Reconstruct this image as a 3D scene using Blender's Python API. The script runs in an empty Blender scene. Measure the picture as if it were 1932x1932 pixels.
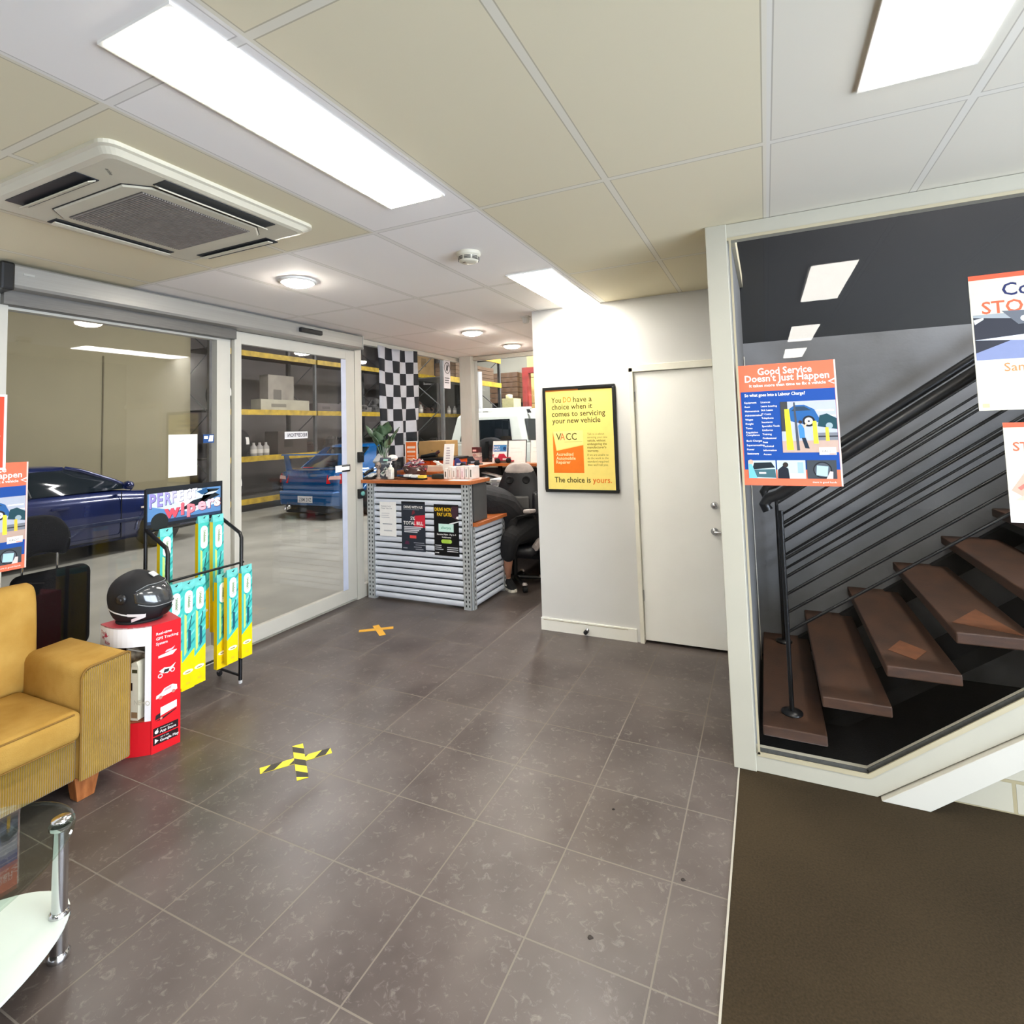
import bpy, bmesh, math, random
from mathutils import Vector, Matrix
random.seed(7)
SC = bpy.context.scene
COL = SC.collection
PI = math.pi

# ------------------------------------------------------------------ camera, world, exposure
cd = bpy.data.cameras.new('camera'); CAM = bpy.data.objects.new('camera', cd); COL.objects.link(CAM)
R0 = (0.9049170, 0.4244078, -0.0316734); R1 = (-0.0548410, 0.0424814, -0.9975910); R2 = (-0.4220399, 0.9044741, 0.0617171)
CAM.matrix_world = Matrix(((R0[0], -R1[0], -R2[0], 0), (R0[1], -R1[1], -R2[1], 0), (R0[2], -R1[2], -R2[2], 1.634), (0, 0, 0, 1)))
cd.sensor_width = 36; cd.lens = 1020.294 * 36 / 1932; cd.shift_y = -(966 - 745.93) / 1932; cd.clip_start = .05; cd.clip_end = 200
SC.camera = CAM
W_ = bpy.data.worlds.new('world'); SC.world = W_; W_.use_nodes = True
W_.node_tree.nodes['Background'].inputs[0].default_value = (.75, .85, 1, 1); W_.node_tree.nodes['Background'].inputs[1].default_value = 5.0
SC.view_settings.view_transform = 'Standard'; SC.view_settings.look = 'None'; SC.view_settings.gamma = 1; SC.view_settings.use_curve_mapping = False
SC.view_settings.exposure = 1.75
PANEL_E, DOWN_E, TUBE_E, STAIR_W = 9.5, 55.0, 8.0, 30.0
SC.cycles.max_bounces = 10; SC.cycles.diffuse_bounces = 6; SC.cycles.transparent_max_bounces = 24; SC.cycles.sample_clamp_indirect = 6; SC.cycles.caustics_reflective = False; SC.cycles.caustics_refractive = False

# ------------------------------------------------------------------ materials
def lin(c):
    return tuple(((v / 255) / 12.92 if v / 255 <= .04045 else ((v / 255 + .055) / 1.055) ** 2.4) for v in c[:3]) + (1,)
MATS = {}
def mat(name, c=(200, 200, 200), rough=.5, metal=0, var=0, vs=8, bump=0, bs=60, stretch=None, emit=0, coat=0, spec=.5, c2=None):
    """a procedural surface: base colour with noise variation towards c2, optional noise bump"""
    if name in MATS: return MATS[name]
    m = bpy.data.materials.new(name); MATS[name] = m; m.use_nodes = True
    nt = m.node_tree; b = nt.nodes['Principled BSDF']; L = nt.links.new
    b.inputs['Base Color'].default_value = lin(c); b.inputs['Roughness'].default_value = rough; b.inputs['Metallic'].default_value = metal
    b.inputs['Coat Weight'].default_value = coat; b.inputs['Specular IOR Level'].default_value = spec
    if emit: b.inputs['Emission Color'].default_value = lin(c); b.inputs['Emission Strength'].default_value = emit
    if var or bump:
        tc = nt.nodes.new('ShaderNodeTexCoord'); mp = nt.nodes.new('ShaderNodeMapping'); L(tc.outputs['Object'], mp.inputs[0])
        if stretch: mp.inputs['Scale'].default_value = stretch
    if var:
        n = nt.nodes.new('ShaderNodeTexNoise'); n.inputs['Scale'].default_value = vs; n.inputs['Detail'].default_value = 6; L(mp.outputs[0], n.inputs[0])
        r = nt.nodes.new('ShaderNodeValToRGB'); L(n.outputs[0], r.inputs[0])
        r.color_ramp.elements[0].position = .3; r.color_ramp.elements[1].position = .7
        cc = c2 or tuple(max(0, v * (1 - var)) for v in c)
        r.color_ramp.elements[0].color = lin(cc); r.color_ramp.elements[1].color = lin(c); L(r.outputs[0], b.inputs['Base Color'])
    if bump:
        n = nt.nodes.new('ShaderNodeTexNoise'); n.inputs['Scale'].default_value = bs; n.inputs['Detail'].default_value = 4; L(mp.outputs[0], n.inputs[0])
        bp = nt.nodes.new('ShaderNodeBump'); bp.inputs['Strength'].default_value = bump; bp.inputs['Distance'].default_value = .01
        L(n.outputs[0], bp.inputs['Height']); L(bp.outputs[0], b.inputs['Normal'])
    return m
def ink(c):
    return mat('print_%d_%d_%d' % tuple(c), c, .55, spec=.3, var=.02, vs=30)
def glass(name, tint=(1, 1, 1), ior=1.45, rough=0.0):
    if name in MATS: return MATS[name]
    m = bpy.data.materials.new(name); MATS[name] = m; m.use_nodes = True; nt = m.node_tree; nt.nodes.clear(); L = nt.links.new
    o = nt.nodes.new('ShaderNodeOutputMaterial'); mx = nt.nodes.new('ShaderNodeMixShader'); t = nt.nodes.new('ShaderNodeBsdfTransparent'); g = nt.nodes.new('ShaderNodeBsdfGlossy')
    f = nt.nodes.new('ShaderNodeFresnel'); ge = nt.nodes.new('ShaderNodeNewGeometry'); ir = nt.nodes.new('ShaderNodeMix')   # the same index on both faces of the sheet
    ir.inputs[2].default_value = ior; ir.inputs[3].default_value = 1 / ior; L(ge.outputs['Backfacing'], ir.inputs[0]); L(ir.outputs[0], f.inputs[0]); t.inputs[0].default_value = tint + (1,); g.inputs['Roughness'].default_value = rough
    L(f.outputs[0], mx.inputs[0]); L(t.outputs[0], mx.inputs[1]); L(g.outputs[0], mx.inputs[2]); L(mx.outputs[0], o.inputs[0])
    return m
def nodes_of(name, rough=.5, spec=.5):
    m = bpy.data.materials.new(name); MATS[name] = m; m.use_nodes = True; nt = m.node_tree; b = nt.nodes['Principled BSDF']; b.inputs['Roughness'].default_value = rough; b.inputs['Specular IOR Level'].default_value = spec
    def N(t, **k):
        n = nt.nodes.new('ShaderNode' + t)
        for a, v in k.items(): setattr(n, a, v)
        return n
    def math_(op, a, bb=None, cl=False):
        n = N('Math', operation=op, use_clamp=cl)
        for i, v in enumerate((a, bb)):
            if v is None: continue
            if isinstance(v, (int, float)): n.inputs[i].default_value = v
            else: nt.links.new(v, n.inputs[i])
        return n.outputs[0]
    def mix(f, a, bb):
        n = N('Mix', data_type='RGBA')
        for i, v in ((0, f), (6, a), (7, bb)):
            if isinstance(v, (int, float)): n.inputs[i].default_value = v
            elif isinstance(v, tuple): n.inputs[i].default_value = lin(v)
            else: nt.links.new(v, n.inputs[i])
        return n.outputs[2]
    return m, nt, b, N, math_, mix

def grid_material(name, kind):
    m, nt, b, N, ma, mix = nodes_of(name, .5, .34)
    tc = N('TexCoord'); sp = N('SeparateXYZ'); nt.links.new(tc.outputs['Object'], sp.inputs[0]); X, Y = sp.outputs[0], sp.outputs[1]
    if kind == 'floor':
        sx, sy, x0, y0, w = .4, .4, -.8154, 1.8896, .0055
    else:
        sx, sy, x0, y0, w = .582, 1.19, -.576, 1.8785, .024
    u = ma('DIVIDE', ma('SUBTRACT', X, x0), sx); v = ma('DIVIDE', ma('SUBTRACT', Y, y0), sy)
    def line(t, s, ww):                                   # 1 inside a line of width ww about each grid line
        d = ma('ABSOLUTE', ma('SUBTRACT', ma('FRACT', ma('ADD', t, .5)), .5))
        return ma('LESS_THAN', ma('MULTIPLY', d, s), ww / 2)
    if kind == 'floor':
        joint = ma('MAXIMUM', line(u, sx, w), line(v, sy, w))
        cb = N('CombineXYZ'); nt.links.new(ma('FLOOR', u), cb.inputs[0]); nt.links.new(ma('FLOOR', v), cb.inputs[1])
        wn = N('TexWhiteNoise'); nt.links.new(cb.outputs[0], wn.inputs[0])
        n1 = N('TexNoise'); n1.inputs['Scale'].default_value = 30; n1.inputs['Detail'].default_value = 9; n1.inputs['Distortion'].default_value = .8; n1.inputs['Roughness'].default_value = .7; nt.links.new(tc.outputs['Object'], n1.inputs[0])
        n2 = N('TexNoise'); n2.inputs['Scale'].default_value = 3.2; n2.inputs['Detail'].default_value = 3; nt.links.new(tc.outputs['Object'], n2.inputs[0])
        base = mix(ma('MULTIPLY', ma('SUBTRACT', n2.outputs[0], .3, True), 2.2, True), (66, 57, 54), (94, 85, 81))
        base = mix(ma('MULTIPLY', wn.outputs[0], .35), base, (96, 89, 84))
        fleck = ma('MULTIPLY', ma('SUBTRACT', n1.outputs[0], .55, True), 3.2, True)
        base = mix(fleck, base, (140, 132, 125))
        spot = ma('MULTIPLY', ma('SUBTRACT', .4, n1.outputs[0], True), 1.6, True)
        base = mix(ma('MULTIPLY', spot, .5), base, (56, 51, 47))
        nt.links.new(mix(joint, base, (116, 108, 99)), b.inputs['Base Color'])
        rr = ma('ADD', ma('MULTIPLY', n1.outputs[0], .14), .26)
        nt.links.new(ma('MAXIMUM', rr, ma('MULTIPLY', joint, .85)), b.inputs['Roughness'])
        bp = N('Bump'); bp.inputs['Strength'].default_value = .25; bp.inputs['Distance'].default_value = .003
        nt.links.new(ma('SUBTRACT', ma('MULTIPLY', n1.outputs[0], .06), joint), bp.inputs['Height']); nt.links.new(bp.outputs[0], b.inputs['Normal'])
    else:
        bar = ma('MAXIMUM', line(u, sx, w), line(v, sy, w)); edge = ma('SUBTRACT', ma('MAXIMUM', line(u, sx, w + .008), line(v, sy, w + .008)), bar, True)
        far = ma('GREATER_THAN', Y, 1.878)
        grey = ma('MULTIPLY', ma('LESS_THAN', X, -1.158), far)
        strip = ma('MULTIPLY', ma('MULTIPLY', ma('GREATER_THAN', X, -1.74), ma('LESS_THAN', X, -1.158)), ma('SUBTRACT', 1, far))
        grey = ma('MAXIMUM', grey, strip); pale = ma('GREATER_THAN', X, .006)
        col = mix(pale, (222, 213, 184), (220, 215, 200)); col = mix(grey, col, (243, 239, 236))
        n = N('TexNoise'); n.inputs['Scale'].default_value = 1.3; nt.links.new(tc.outputs['Object'], n.inputs[0])
        col = mix(ma('MULTIPLY', n.outputs[0], .12), col, (200, 190, 165))
        col = mix(ma('MULTIPLY', bar, .55), col, (222, 219, 210)); col = mix(ma('MULTIPLY', edge, .45), col, (120, 112, 98))
        nt.links.new(col, b.inputs['Base Color']); b.inputs['Roughness'].default_value = .75
    return m
def speckle(name, c, c2, scale, rough=.95, bump=.6, spec=.1, joint=None):
    m, nt, b, N, ma, mix = nodes_of(name, rough, spec)
    tc = N('TexCoord'); n = N('TexNoise'); n.inputs['Scale'].default_value = scale; n.inputs['Detail'].default_value = 5; nt.links.new(tc.outputs['Object'], n.inputs[0])
    n2 = N('TexNoise'); n2.inputs['Scale'].default_value = 2.1; nt.links.new(tc.outputs['Object'], n2.inputs[0])
    f = ma('ADD', ma('MULTIPLY', ma('SUBTRACT', n.outputs[0], .5), 1.6), n2.outputs[0], True)
    nt.links.new(mix(f, c, c2), b.inputs['Base Color'])
    bp = N('Bump'); bp.inputs['Strength'].default_value = bump; bp.inputs['Distance'].default_value = .004; nt.links.new(n.outputs[0], bp.inputs['Height']); nt.links.new(bp.outputs[0], b.inputs['Normal'])
    return m
def cord(name, c, c2, axis, rib=.0085):
    """corduroy: ribs of width rib counted along one axis"""
    m, nt, b, N, ma, mix = nodes_of(name, .9, .15)
    tc = N('TexCoord'); sp = N('SeparateXYZ'); nt.links.new(tc.outputs['Object'], sp.inputs[0])
    t = ma('SINE', ma('MULTIPLY', sp.outputs[axis], 2 * PI / rib)); n = N('TexNoise'); n.inputs['Scale'].default_value = 9; n.inputs['Detail'].default_value = 5; nt.links.new(tc.outputs['Object'], n.inputs[0])
    f = ma('ADD', ma('MULTIPLY', t, .22), n.outputs[0], True)
    nt.links.new(mix(f, c2, c), b.inputs['Base Color']); b.inputs['Sheen Weight'].default_value = .25
    bp = N('Bump'); bp.inputs['Strength'].default_value = .7; bp.inputs['Distance'].default_value = .004; nt.links.new(t, bp.inputs['Height']); nt.links.new(bp.outputs[0], b.inputs['Normal'])
    return m
def wood(name, c, c2, axis_scale=(1, 12, 12), rough=.35):
    return mat(name, c, rough, var=1, vs=6, c2=c2, stretch=axis_scale, bump=.05, bs=40)
def wall_mat(name, c, rough=.6):
    return mat(name, c, rough, var=.03, vs=2, bump=.03, bs=180)

# ------------------------------------------------------------------ mesh builder
WM = {}
class MB:
    def __init__(s): s.v = []; s.f = []; s.m = []; s.s = []
    def add(s, vs, fs, mi=0, sm=False):
        o = len(s.v); s.v += [Vector(v) for v in vs]
        for f in fs: s.f.append(tuple(i + o for i in f)); s.m.append(mi); s.s.append(sm)
        return s
    def box(s, x0, y0, z0, x1, y1, z1, mi=0):
        p = [(x0, y0, z0), (x1, y0, z0), (x1, y1, z0), (x0, y1, z0), (x0, y0, z1), (x1, y0, z1), (x1, y1, z1), (x0, y1, z1)]
        return s.add(p, [(0, 3, 2, 1), (4, 5, 6, 7), (0, 1, 5, 4), (1, 2, 6, 5), (2, 3, 7, 6), (3, 0, 4, 7)], mi)
    def cbox(s, c, d, mi=0, rot=None):
        t = MB().box(-d[0] / 2, -d[1] / 2, -d[2] / 2, d[0] / 2, d[1] / 2, d[2] / 2); M = Matrix.Translation(c) @ (rot or Matrix())
        return s.add([M @ v for v in t.v], t.f, mi)
    def prism(s, pts, n, mi=0, sm=False):
        """polygon pts (3-D, planar) extruded by vector n"""
        k = len(pts); n = Vector(n); p = [Vector(q) for q in pts]
        return s.add(p + [q + n for q in p], [tuple(range(k))[::-1], tuple(range(k, 2 * k))] + [(i, (i + 1) % k, k + (i + 1) % k, k + i) for i in range(k)], mi, sm)
    def loft(s, rings, mi=0, sm=True, cap=True, closed=True):
        k = len(rings[0]); vs = [q for r in rings for q in r]; fs = []
        for a in range(len(rings) - 1):
            for i in range(k if closed else k - 1):
                j = (i + 1) % k; fs.append((a * k + i, a * k + j, (a + 1) * k + j, (a + 1) * k + i))
        s.add(vs, fs, mi, sm)
        if cap: s.add(rings[0], [tuple(range(k))[::-1]], mi); s.add(rings[-1], [tuple(range(k))], mi)
        return s
    def tube(s, pts, r, n=8, mi=0, r2=None, cap=True):
        pts = [Vector(p) for p in pts]; rings = []; K = len(pts)
        t0 = (pts[1] - pts[0]).normalized(); up = Vector((0, 0, 1)) if abs(t0.z) < .9 else Vector((0, 1, 0)); a = t0.cross(up).normalized()
        for i, p in enumerate(pts):
            t = (pts[min(i + 1, K - 1)] - pts[max(i - 1, 0)]).normalized(); a = (a - t * a.dot(t)).normalized(); b = t.cross(a)
            rr = r if r2 is None else r + (r2 - r) * i / (K - 1)
            rings.append([p + a * (rr * math.cos(2 * PI * k / n)) + b * (rr * math.sin(2 * PI * k / n)) for k in range(n)])
        return s.loft(rings, mi, True, cap)
    def lathe(s, prof, c, ax=(0, 0, 1), n=24, mi=0, sm=True, cap=True):
        """profile of (radius, height) spun about an axis through c"""
        ax = Vector(ax).normalized(); u = ax.orthogonal().normalized(); v = ax.cross(u); c = Vector(c)
        return s.loft([[c + ax * h + (u * math.cos(2 * PI * k / n) + v * math.sin(2 * PI * k / n)) * max(r, 1e-4) for k in range(n)] for r, h in prof], mi, sm, cap)
    def ell(s, c, rx, ry, rz, n=20, k=12, mi=0, fn=None):
        rings = []
        for a in range(k + 1):
            t = -PI / 2 + PI * a / k
            ring = []
            for i in range(n):
                p = Vector((rx * max(math.cos(t), .01) * math.cos(2 * PI * i / n), ry * max(math.cos(t), .01) * math.sin(2 * PI * i / n), rz * math.sin(t)))
                ring.append(Vector(c) + (fn(p) if fn else p))
            rings.append(ring)
        return s.loft(rings, mi)
    def text(s, body, o, u, v, size, mi=0, align='LEFT', bold=0, sx=1, shear=0):
        cu = bpy.data.curves.new('lettering', 'FONT'); cu.body = body; cu.size = size; cu.resolution_u = 2; cu.align_x = align; cu.offset = bold * size; cu.shear = shear
        ob = bpy.data.objects.new('lettering', cu); me = ob.to_mesh(); u = Vector(u); v = Vector(v); o = Vector(o)
        s.add([o + u * (w.co.x * sx) + v * w.co.y for w in me.vertices], [tuple(p.vertices) for p in me.polygons], mi)
        ob.to_mesh_clear(); bpy.data.objects.remove(ob); bpy.data.curves.remove(cu); return s
    def move(s, M): s.v = [M @ v for v in s.v]; return s
    def build(s, name, mats, parent=None, local=False, bevel=0, seg=2, sub=0, smooth=None, fix=True):
        me = bpy.data.meshes.new(name); vs = s.v
        if parent is not None and not local: inv = WM[parent.name].inverted(); vs = [inv @ v for v in vs]
        org = Vector((0, 0, 0))
        if parent is None and not local:                 # a top-level mesh has its origin at the middle of its base
            xs = [v.x for v in vs]; ys = [v.y for v in vs]; zs = [v.z for v in vs]; org = Vector(((min(xs) + max(xs)) / 2, (min(ys) + max(ys)) / 2, min(zs)))
        me.from_pydata([tuple(v - org) for v in vs], [], s.f)
        for m in (mats if isinstance(mats, (list, tuple)) else [mats]): me.materials.append(m)
        for p, mi, sm in zip(me.polygons, s.m, s.s): p.material_index = mi; p.use_smooth = sm if smooth is None else smooth
        if fix:
            bm = bmesh.new(); bm.from_mesh(me); bmesh.ops.remove_doubles(bm, verts=bm.verts, dist=1e-6) if bevel or sub else None
            bmesh.ops.recalc_face_normals(bm, faces=bm.faces); bm.to_mesh(me); bm.free()
        o = bpy.data.objects.new(name, me); COL.objects.link(o); o.location = org; WM[o.name] = Matrix.Translation(org)
        if parent is not None: o.parent = parent; WM[o.name] = WM[parent.name].copy()
        if bevel: b = o.modifiers.new('bevel', 'BEVEL'); b.width = bevel; b.segments = seg; b.limit_method = 'ANGLE'
        if sub: b = o.modifiers.new('subdivision', 'SUBSURF'); b.levels = b.render_levels = sub
        return o
def tag(o, label, cat, group=None, kind=None):
    o['label'] = label; o['category'] = cat
    if group: o['group'] = group
    if kind: o['kind'] = kind
    return o
def thing(name, label, cat, loc=(0, 0, 0), rz=0, group=None):
    o = bpy.data.objects.new(name, None); COL.objects.link(o); o.empty_display_size = .1; o.location = loc; o.rotation_euler = (0, 0, rz)
    WM[o.name] = Matrix.Translation(loc) @ Matrix.Rotation(rz, 4, 'Z'); return tag(o, label, cat, group)
def struct(name, mb, m, parent=None, **k):
    o = mb.build(name, m, parent, **k)
    if parent is None: o['kind'] = 'structure'
    return o
def dup(root, loc, rz=0, label=None):
    """a copy of a thing with copies of its parts and sub-parts"""
    def cp(o, par):
        c = o.copy(); COL.objects.link(c); c.parent = par
        for ch in [x for x in KIDS.get(o.name, [])]: cp(ch, c)
        return c
    KIDS = {}
    for x in bpy.data.objects:
        if x.parent: KIDS.setdefault(x.parent.name, []).append(x)
    r = cp(root, None); r.location = loc; r.rotation_euler = (0, 0, rz); WM[r.name] = Matrix.Translation(loc) @ Matrix.Rotation(rz, 4, 'Z')
    if label: r['label'] = label
    return r
def sheet_mb(o, u, v, w, h, base, els, t=.002):
    """a printed sheet: lower-left corner o, unit axes u (right) and v (up); els are the printed shapes and words, in metres"""
    u = Vector(u).normalized(); v = Vector(v).normalized(); n = u.cross(v).normalized(); o = Vector(o); mb = MB(); cols = []
    def mi(c):
        c = tuple(c)
        if c not in cols: cols.append(c)
        return cols.index(c)
    mb.prism([o - n * t, o + u * w - n * t, o + u * w + v * h - n * t, o + v * h - n * t], n * t, mi(base))
    for i, e in enumerate(els):
        if e[0] == 'f':                                     # words fitted between x0 and x1: ('f', words, x0, x1, y, size, colour, bold)
            cu = bpy.data.curves.new('lettering', 'FONT'); cu.body = e[1]; cu.size = e[5]; ob = bpy.data.objects.new('lettering', cu); me = ob.to_mesh(); xs = [p.co.x for p in me.vertices]; k_ = (e[3] - e[2]) / (max(xs) - min(xs)); dx = min(xs) * k_
            ob.to_mesh_clear(); bpy.data.objects.remove(ob); bpy.data.curves.remove(cu); e = ('t', e[1], e[2] - dx, e[4], e[5], e[6], 'LEFT', e[7] if len(e) > 7 else 0, k_)
        q = o + n * (.0003 + .00004 * i); k = e[0]
        if k == 'r': P = [(e[1], e[2]), (e[1] + e[3], e[2]), (e[1] + e[3], e[2] + e[4]), (e[1], e[2] + e[4])]
        elif k == 'p': P = e[1]
        elif k == 'c': P = [(e[1] + e[3] * math.cos(2 * PI * a / 20), e[2] + (e[4] if len(e) > 5 else e[3]) * math.sin(2 * PI * a / 20)) for a in range(20)]
        if k == 't':
            mb.text(e[1], q + u * e[2] + v * e[3], u, v, e[4], mi(e[5]), e[6] if len(e) > 6 else 'LEFT', e[7] if len(e) > 7 else 0, e[8] if len(e) > 8 else 1, e[9] if len(e) > 9 else 0); continue
        mb.add([q + u * a + v * b for a, b in P], [tuple(range(len(P)))], mi(e[-1]))
    return mb, [ink(c) for c in cols]
def sheet(name, label, cat, o, u, v, w, h, base, els, parent=None, group=None, t=.002):
    mb, ms = sheet_mb(o, u, v, w, h, base, els, t); ob = mb.build(name, ms, parent, fix=False)
    return ob if parent is not None else tag(ob, label, cat, group)
def lines(x, y, w, n, dy, c, hh=.0035, rag=.25):
    return [('r', x, y - i * dy, w * (1 - rag * random.random()), hh, c) for i in range(n)]
XU, YU, ZU = (1, 0, 0), (0, 1, 0), (0, 0, 1)
CE = 2.615

# common materials
M_white = wall_mat('white_wall_paint', (215, 214, 210)); M_cream = mat('cream_door_paint', (250, 249, 242), .45, var=.02, vs=3)
M_frame = mat('powder_coated_frame', (192, 189, 178), .4, var=.03, vs=4); M_alu = mat('anodised_aluminium', (176, 175, 170), .38, .35, var=.05, vs=5, stretch=(1, 1, 12))
M_black = mat('black_plastic', (16, 17, 19), .4, var=.2, vs=10); M_blackmetal = mat('black_tube', (14, 15, 18), .35, .1, var=.2)
M_chrome = mat('chrome', (215, 215, 218), .12, 1, var=.05); M_dark = mat('dark_paint', (38, 38, 42), .7, var=.2, vs=3)
M_orange = wood('orange_laminate', (196, 112, 58), (172, 92, 44), (2, 14, 14), .3); M_paper = mat('paper', (240, 240, 236), .7, var=.03, vs=12)
M_glass = glass('clear_pane'); M_sglass = glass('stair_pane_glass', ior=1.32); M_rubber = mat('rubber', (20, 20, 21), .8, var=.3, vs=30, bump=.2)
M_card = mat('cardboard', (186, 146, 92), .8, var=.15, vs=4); M_galv = mat('galvanised_steel', (200, 204, 205), .4, .3, var=.12, vs=14)
M_greymetal = mat('grey_panel', (78, 78, 78), .6, var=.08, vs=6); M_yellow = mat('yellow_rack_paint', (205, 170, 40), .5, var=.25, vs=7)

# ------------------------------------------------------------------ large structure
struct('floor', MB().box(-3.75, -6, -.06, -.205, 6.35, 0), grid_material('grey_floor_tiles', 'floor'))
struct('floor_carpet', MB().box(-.2, -6, -.06, .35, 2.86, .002).box(.35, -6, -.06, 4, 2.945, .002), speckle('brown_carpet', (44, 36, 25), (60, 50, 35), 130))
struct('trim_1', MB().box(-.207, -6, -.03, -.2, 2.86, .003), mat('steel_edge_strip', (205, 200, 188), .3, .6, var=.05))
struct('floor_stairwell', MB().box(-.12, 2.95, -.06, 4, 4.3, .001), mat('black_stair_carpet', (18, 20, 24), .95, var=.3, vs=40, bump=.3, bs=200))
struct('floor_workshop', MB().box(-14, -6, -.06, -3.76, 26, -.002).box(-3.76, 6.36, -.06, 4, 26, -.002), mat('workshop_concrete', (162, 160, 150), .42, var=.16, vs=1.6, bump=.05, bs=30, c2=(138, 136, 127)))
struct('ceiling', MB().box(-3.9, -6, CE, 4, 2.9, CE + .1).box(-3.9, 2.9, CE, -.1, 6.4, CE + .1), grid_material('grid_ceiling', 'ceiling'))
# wall with the door, and the block behind it
struct('wall_front', MB().box(-1.738, 4.17, 0, -.936, 4.34, CE).box(-.936, 4.17, 2.093, -.12, 4.34, CE), M_white)
struct('wall_office', MB().box(-1.738, 4.34, 0, -1.62, 6.4, CE), M_white)
struct('wall_closet', MB().box(-.936, 4.32, 0, -.12, 4.36, 2.1), M_dark)
struct('wall_stair', MB().box(-.2, 2.96, 0, -.12, 4.4, 4.6), wall_mat('stair_side_wall', (120, 122, 124)))
struct('wall_rear', MB().box(-.12, 4.27, 0, 4, 4.4, 2.2), mat('bare_concrete_wall', (150, 152, 156), .8, var=.2, vs=2.2, bump=.1, c2=(116, 116, 116)))
struct('wall_upper', MB().box(-.12, 4.27, 2.2, 4, 4.4, 4.6), mat('charcoal_upper_wall', (22, 26, 34), .8, var=.08, vs=2))  # upper part of the rear wall, coloured dark charcoal
struct('ceiling_stairwell', MB().box(-.2, 2.85, 4.6, 4, 4.4, 4.7).box(-.2, 2.86, CE, 4, 2.95, 4.6), mat('stairwell_paint', (90, 92, 96), .8, var=.05))
struct('wall_right', MB().box(3, -6, 0, 3.1, -2.4, CE).box(3, 2.5, 0, 3.1, 2.86, CE).box(3, -2.4, 0, 3.1, 2.5, .12).box(3, -2.4, 2.52, 3.1, 2.5, CE).box(3.9, 2.86, 0, 4.0, 4.4, 4.6), M_white)
w5 = struct('window_added', MB().box(3.02, -2.4, .12, 3.08, -2.34, 2.52).box(3.02, 2.44, .12, 3.08, 2.5, 2.52).box(3.02, .02, .12, 3.08, .08, 2.52), M_frame)  # window added out of view so that daylight brightens the ceiling
MB().box(3.045, -2.4, .12, 3.051, 2.5, 2.52).build('pane', M_glass, w5)
pl_ = bpy.data.lights.new('added_window_portal', 'AREA'); pl_.shape = 'RECTANGLE'; pl_.size = 2.4; pl_.size_y = 4.9; pl_.cycles.is_portal = True  # samples the sky through the added window
po = bpy.data.objects.new('added_window_portal', pl_); COL.objects.link(po); po.location = (3.12, .05, 1.32); po.rotation_euler = (0, PI / 2, 0)
struct('wall_back', MB().box(-3.9, -6.1, 0, 4.1, -6, CE), M_white)
bb = struct('baseboard_front', MB().box(-1.742, 4.158, 0, -.965, 4.172, .096), mat('white_skirting', (238, 236, 226), .4, var=.03, vs=5))
struct('trim_2', MB().box(-1.72, 4.1565, .083, -1.03, 4.159, .086), mat('cracked_caulk', (150, 132, 92), .9, var=.3, vs=30))
# door
d = struct('door_1', MB().box(-.905, 4.178, .022, -.12, 4.216, 2.038), M_cream)
struct('trim_3', MB().box(-.94, 4.15, 0, -.908, 4.3, 2.075).box(-.94, 4.15, 2.041, -.12, 4.3, 2.093).box(-.118, 4.15, 0, -.112, 4.2, 2.093), mat('cream_door_frame', (238, 234, 218), .45, var=.04), bevel=.003)
for z in (.35, 1.1, 1.85): MB().lathe([(.005, -.04), (.005, .04)], (-.905, 4.173, z), n=10).build('hinge', M_alu, d)
MB().lathe([(.026, 0), (.026, .008), (.018, .012), (.017, .02), (.0, .02)], (-.367, 4.178, 1.037), (0, -1, 0)).build('lock', M_chrome, d)
MB().lathe([(.026, 0), (.026, .009), (.01, .012), (.01, .045)], (-.375, 4.178, .852), (0, -1, 0)).tube([(-.375, 4.135, .852), (-.34, 4.13, .853), (-.27, 4.133, .852)], .009, 10).build('door_handle', M_chrome, d)
ds = thing('doorstop', 'small chrome and black doorstop fixed low on the white skirting', 'doorstop', (-1.354, 4.125, .03))
MB().lathe([(.018, 0), (.016, .01), (.006, .014), (.006, .03)], (-1.354, 4.158, .04), (0, -1, 0), 14).build('mount', M_chrome, ds)
MB().lathe([(.009, .03), (.016, .034), (.016, .052), (.008, .058)], (-1.354, 4.158, .04), (0, -1, 0), 14).build('rubber_tip', M_rubber, ds)

# ---- glazed stair enclosure: post, frame with the sloping lower edge, pane
SL = .765; M_frame2 = mat('cream_white_frame', (178, 174, 158), .45, var=.03, vs=4)
g1 = struct('window_1', MB().box(-.127, 2.85, 2.541, 4, 2.93, 2.612).prism([(-.127, 2.85, 0), (.345, 2.85, 0), (.325, 2.85, .082), (-.127, 2.85, .082)], (0, .08, 0))
    .prism([(.345, 2.85, 0), (.345 + 3.3, 2.85, 3.3 * .72), (.325 + 3.1, 2.85, .082 + 3.1 * SL), (.325, 2.85, .082)], (0, .08, 0)), M_frame2)
MB().box(-.127, 2.846, 2.53, 4, 2.85, 2.545).box(-.118, 2.846, .08, -.108, 2.85, 2.53).prism([(-.118, 2.846, .072), (.325, 2.846, .072), (.318, 2.846, .09), (-.118, 2.846, .09)], (0, .006, 0)).prism([(.325, 2.846, .072), (3.4, 2.846, .072 + 3.075 * SL), (3.4, 2.846, .09 + 3.075 * SL), (.318, 2.846, .09)], (0, .006, 0)).build('glazing_bead', mat('cream_bead', (176, 166, 138), .5, var=.03), g1)
MB().prism([(-.112, 2.872, .08), (.322, 2.872, .08), (3.4, 2.872, .08 + 3.078 * SL), (3.4, 2.872, 2.545), (-.112, 2.872, 2.545)], (0, .006, 0)).build('pane', M_sglass, g1)
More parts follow.
